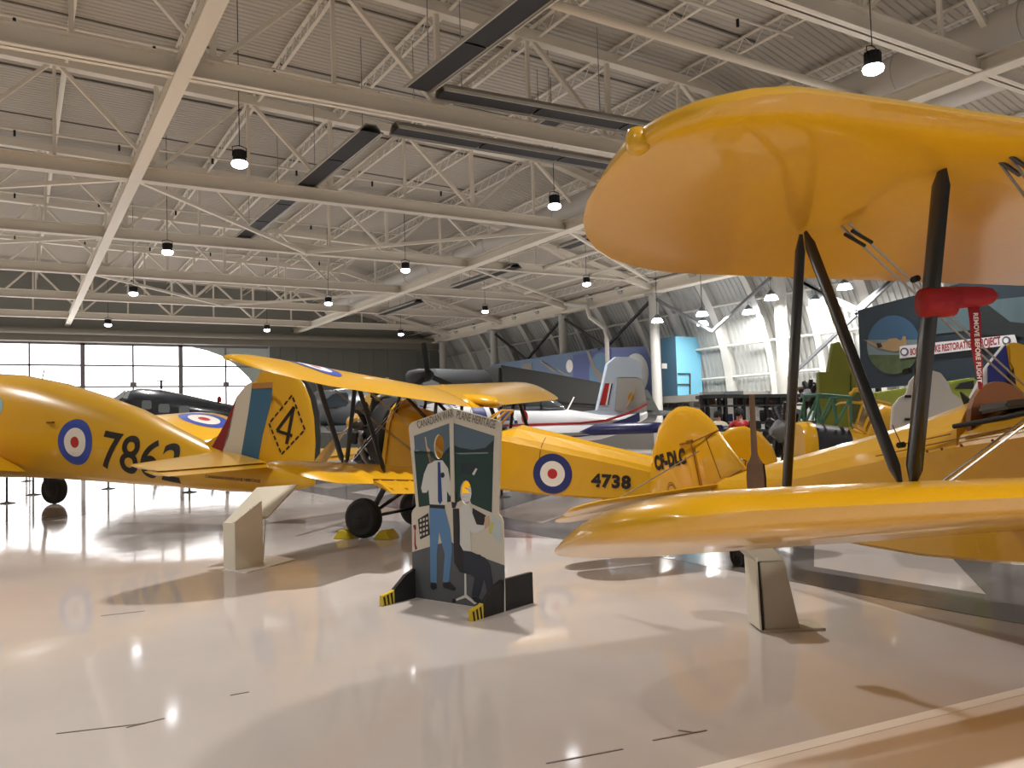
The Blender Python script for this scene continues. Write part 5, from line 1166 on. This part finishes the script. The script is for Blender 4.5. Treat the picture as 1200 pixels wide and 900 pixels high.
art2([s_ for s_ in circ if s_[1] > 412], 'picture_fields', mat('picture_fields', rgb(72, 88, 56), .7, noise=.5, nscale=5), .026)
TN = mat('picture_tan', rgb(158, 130, 92), .6)
art2([(1014, 398), (1028, 402), (1040, 401), (1043, 397), (1052, 396), (1058, 400), (1060, 394), (1063, 394), (1064, 404), (1058, 410), (1050, 412), (1030, 408)], 'picture_airplane', TN, .034)
art2([(1029, 402), (1034, 402), (1036, 406), (1031, 408)], 'picture_engine', BLKM, .042)
PT = mat('picture_storm', rgb(78, 98, 106), .6, noise=.3, nscale=1.5)
art2([(1094, 359), (1215, 346), (1215, 378), (1094, 392)], 'picture_clouds', PT, .012)
art2([(1146, 352), (1152, 352), (1185, 377), (1215, 380), (1215, 396), (1150, 392)], 'picture_bomber', mat('picture_dark', rgb(28, 36, 40), .6), .02)
art2([(1057, 406), (1062, 405), (1192, 392), (1196, 404), (1189, 404), (1057, 420)], 'name_strip', mat('strip_white', rgb(212, 212, 214), .5), .05)
for cx, cy in ((1063, 412.3), (1183, 399)): art2(ellp(cx, cy, 5, 5, 20), 'roundel', NAVY, .058); art2(ellp(cx, cy, 3, 3, 16), 'roundel_centre', WHT, .066)
p0_ = KM.at(1069.5, 416, .06)-MO; p1_ = KM.at(1176, 402.8, .06)-MO
bm = text_bm('BOLINGBROKE RESTORATION PROJECT', .2, bold=.006); wd = max(v.co.x for v in bm.verts); sc_ = (p1_-p0_).length/wd
for v in bm.verts: v.co.x *= sc_
bm_obj(bm, 'lettering', mat('maroon_lettering', rgb(150, 30, 50), .6), t, M=frame(p0_, p1_-p0_, Vector((0,0,1))))
# pale green wing lying behind
t, o_ = slab('green_wing', 'pale green aircraft wing behind the white cutout, under the dark mural', 'wing', Card(atd(1080, 470, 13.8), ev), ((1026, 460), (1060, 455), (1145, 442), (1150, 500), (1026, 500)), .25, mat('pale_green', rgb(166, 180, 78), .5, noise=.08), .03)
KG = Card(atd(1080, 470, 13.8), ev); MB().prism([KG.at(*q, .01)-o_ for q in ((1118, 456), (1124, 449), (1140, 446), (1140, 456))], KG.n*.02).build('window', DGREY, t); MB().box((0, 0, 0), (1.8, .3, 1.2), M=Matrix.Rotation(math.atan2(ev.y, ev.x), 4, 'Z')).build('trestle', DGREY, t)
KX = Card(atd(1090, 480, 10.2), ev)
t, o_ = slab('white_cutout', 'white scalloped panel standing behind the near cockpit, half hidden by the black strut', 'panel', KX, ((1044, 560), (1045, 500), (1047, 476), (1055, 466), (1063, 462), (1067, 447), (1076, 437), (1090, 433), (1103, 437), (1112, 449), (1116, 460), (1127, 468), (1132, 480), (1134, 560)), .06, mat('cutout_white', rgb(196, 192, 186), .6))
for py in (463, 490): MB().prism([KX.at(*q, .005)-o_ for q in ((1060, py), (1067, py), (1067, py+3), (1060, py+3))], KX.n*.02).build('clip', BLKM, t)
# tail of another yellow trainer
KY = Card(atd(1165, 470, 9.2), ev)
t, o_ = slab('trainer_tail', 'striped white and blue fin with yellow rudder beyond the near cockpit', 'tail fin', KY, ((1130, 540), (1137, 470), (1146, 452), (1157, 430), (1178, 404), (1184, 440), (1188, 474), (1192, 540)), .08, mat('tail_white', rgb(206, 208, 212), .5))
MB().prism([KY.at(*q, .004)-o_ for q in ((1157, 430), (1178, 404), (1184, 440), (1188, 474), (1190, 500), (1157, 500))], KY.n*.01).build('blue_stripe', mat('deep_blue', rgb(36, 46, 122), .45), t)
MB().prism([KY.at(*q, .03)-o_ for q in ((1180, 403), (1190, 401), (1203, 406), (1214, 420), (1218, 450), (1216, 480), (1196, 486), (1188, 462), (1184, 432), (1180, 425))], KY.n*-.1).build('rudder', YEL2, t, bevel=.02)
MB().prism([KY.at(*q, .032)-o_ for q in ((1180, 440), (1185, 432), (1191, 470), (1186, 480), (1180, 480))], KY.n*.012).build('dark_gap', BLKM, t)
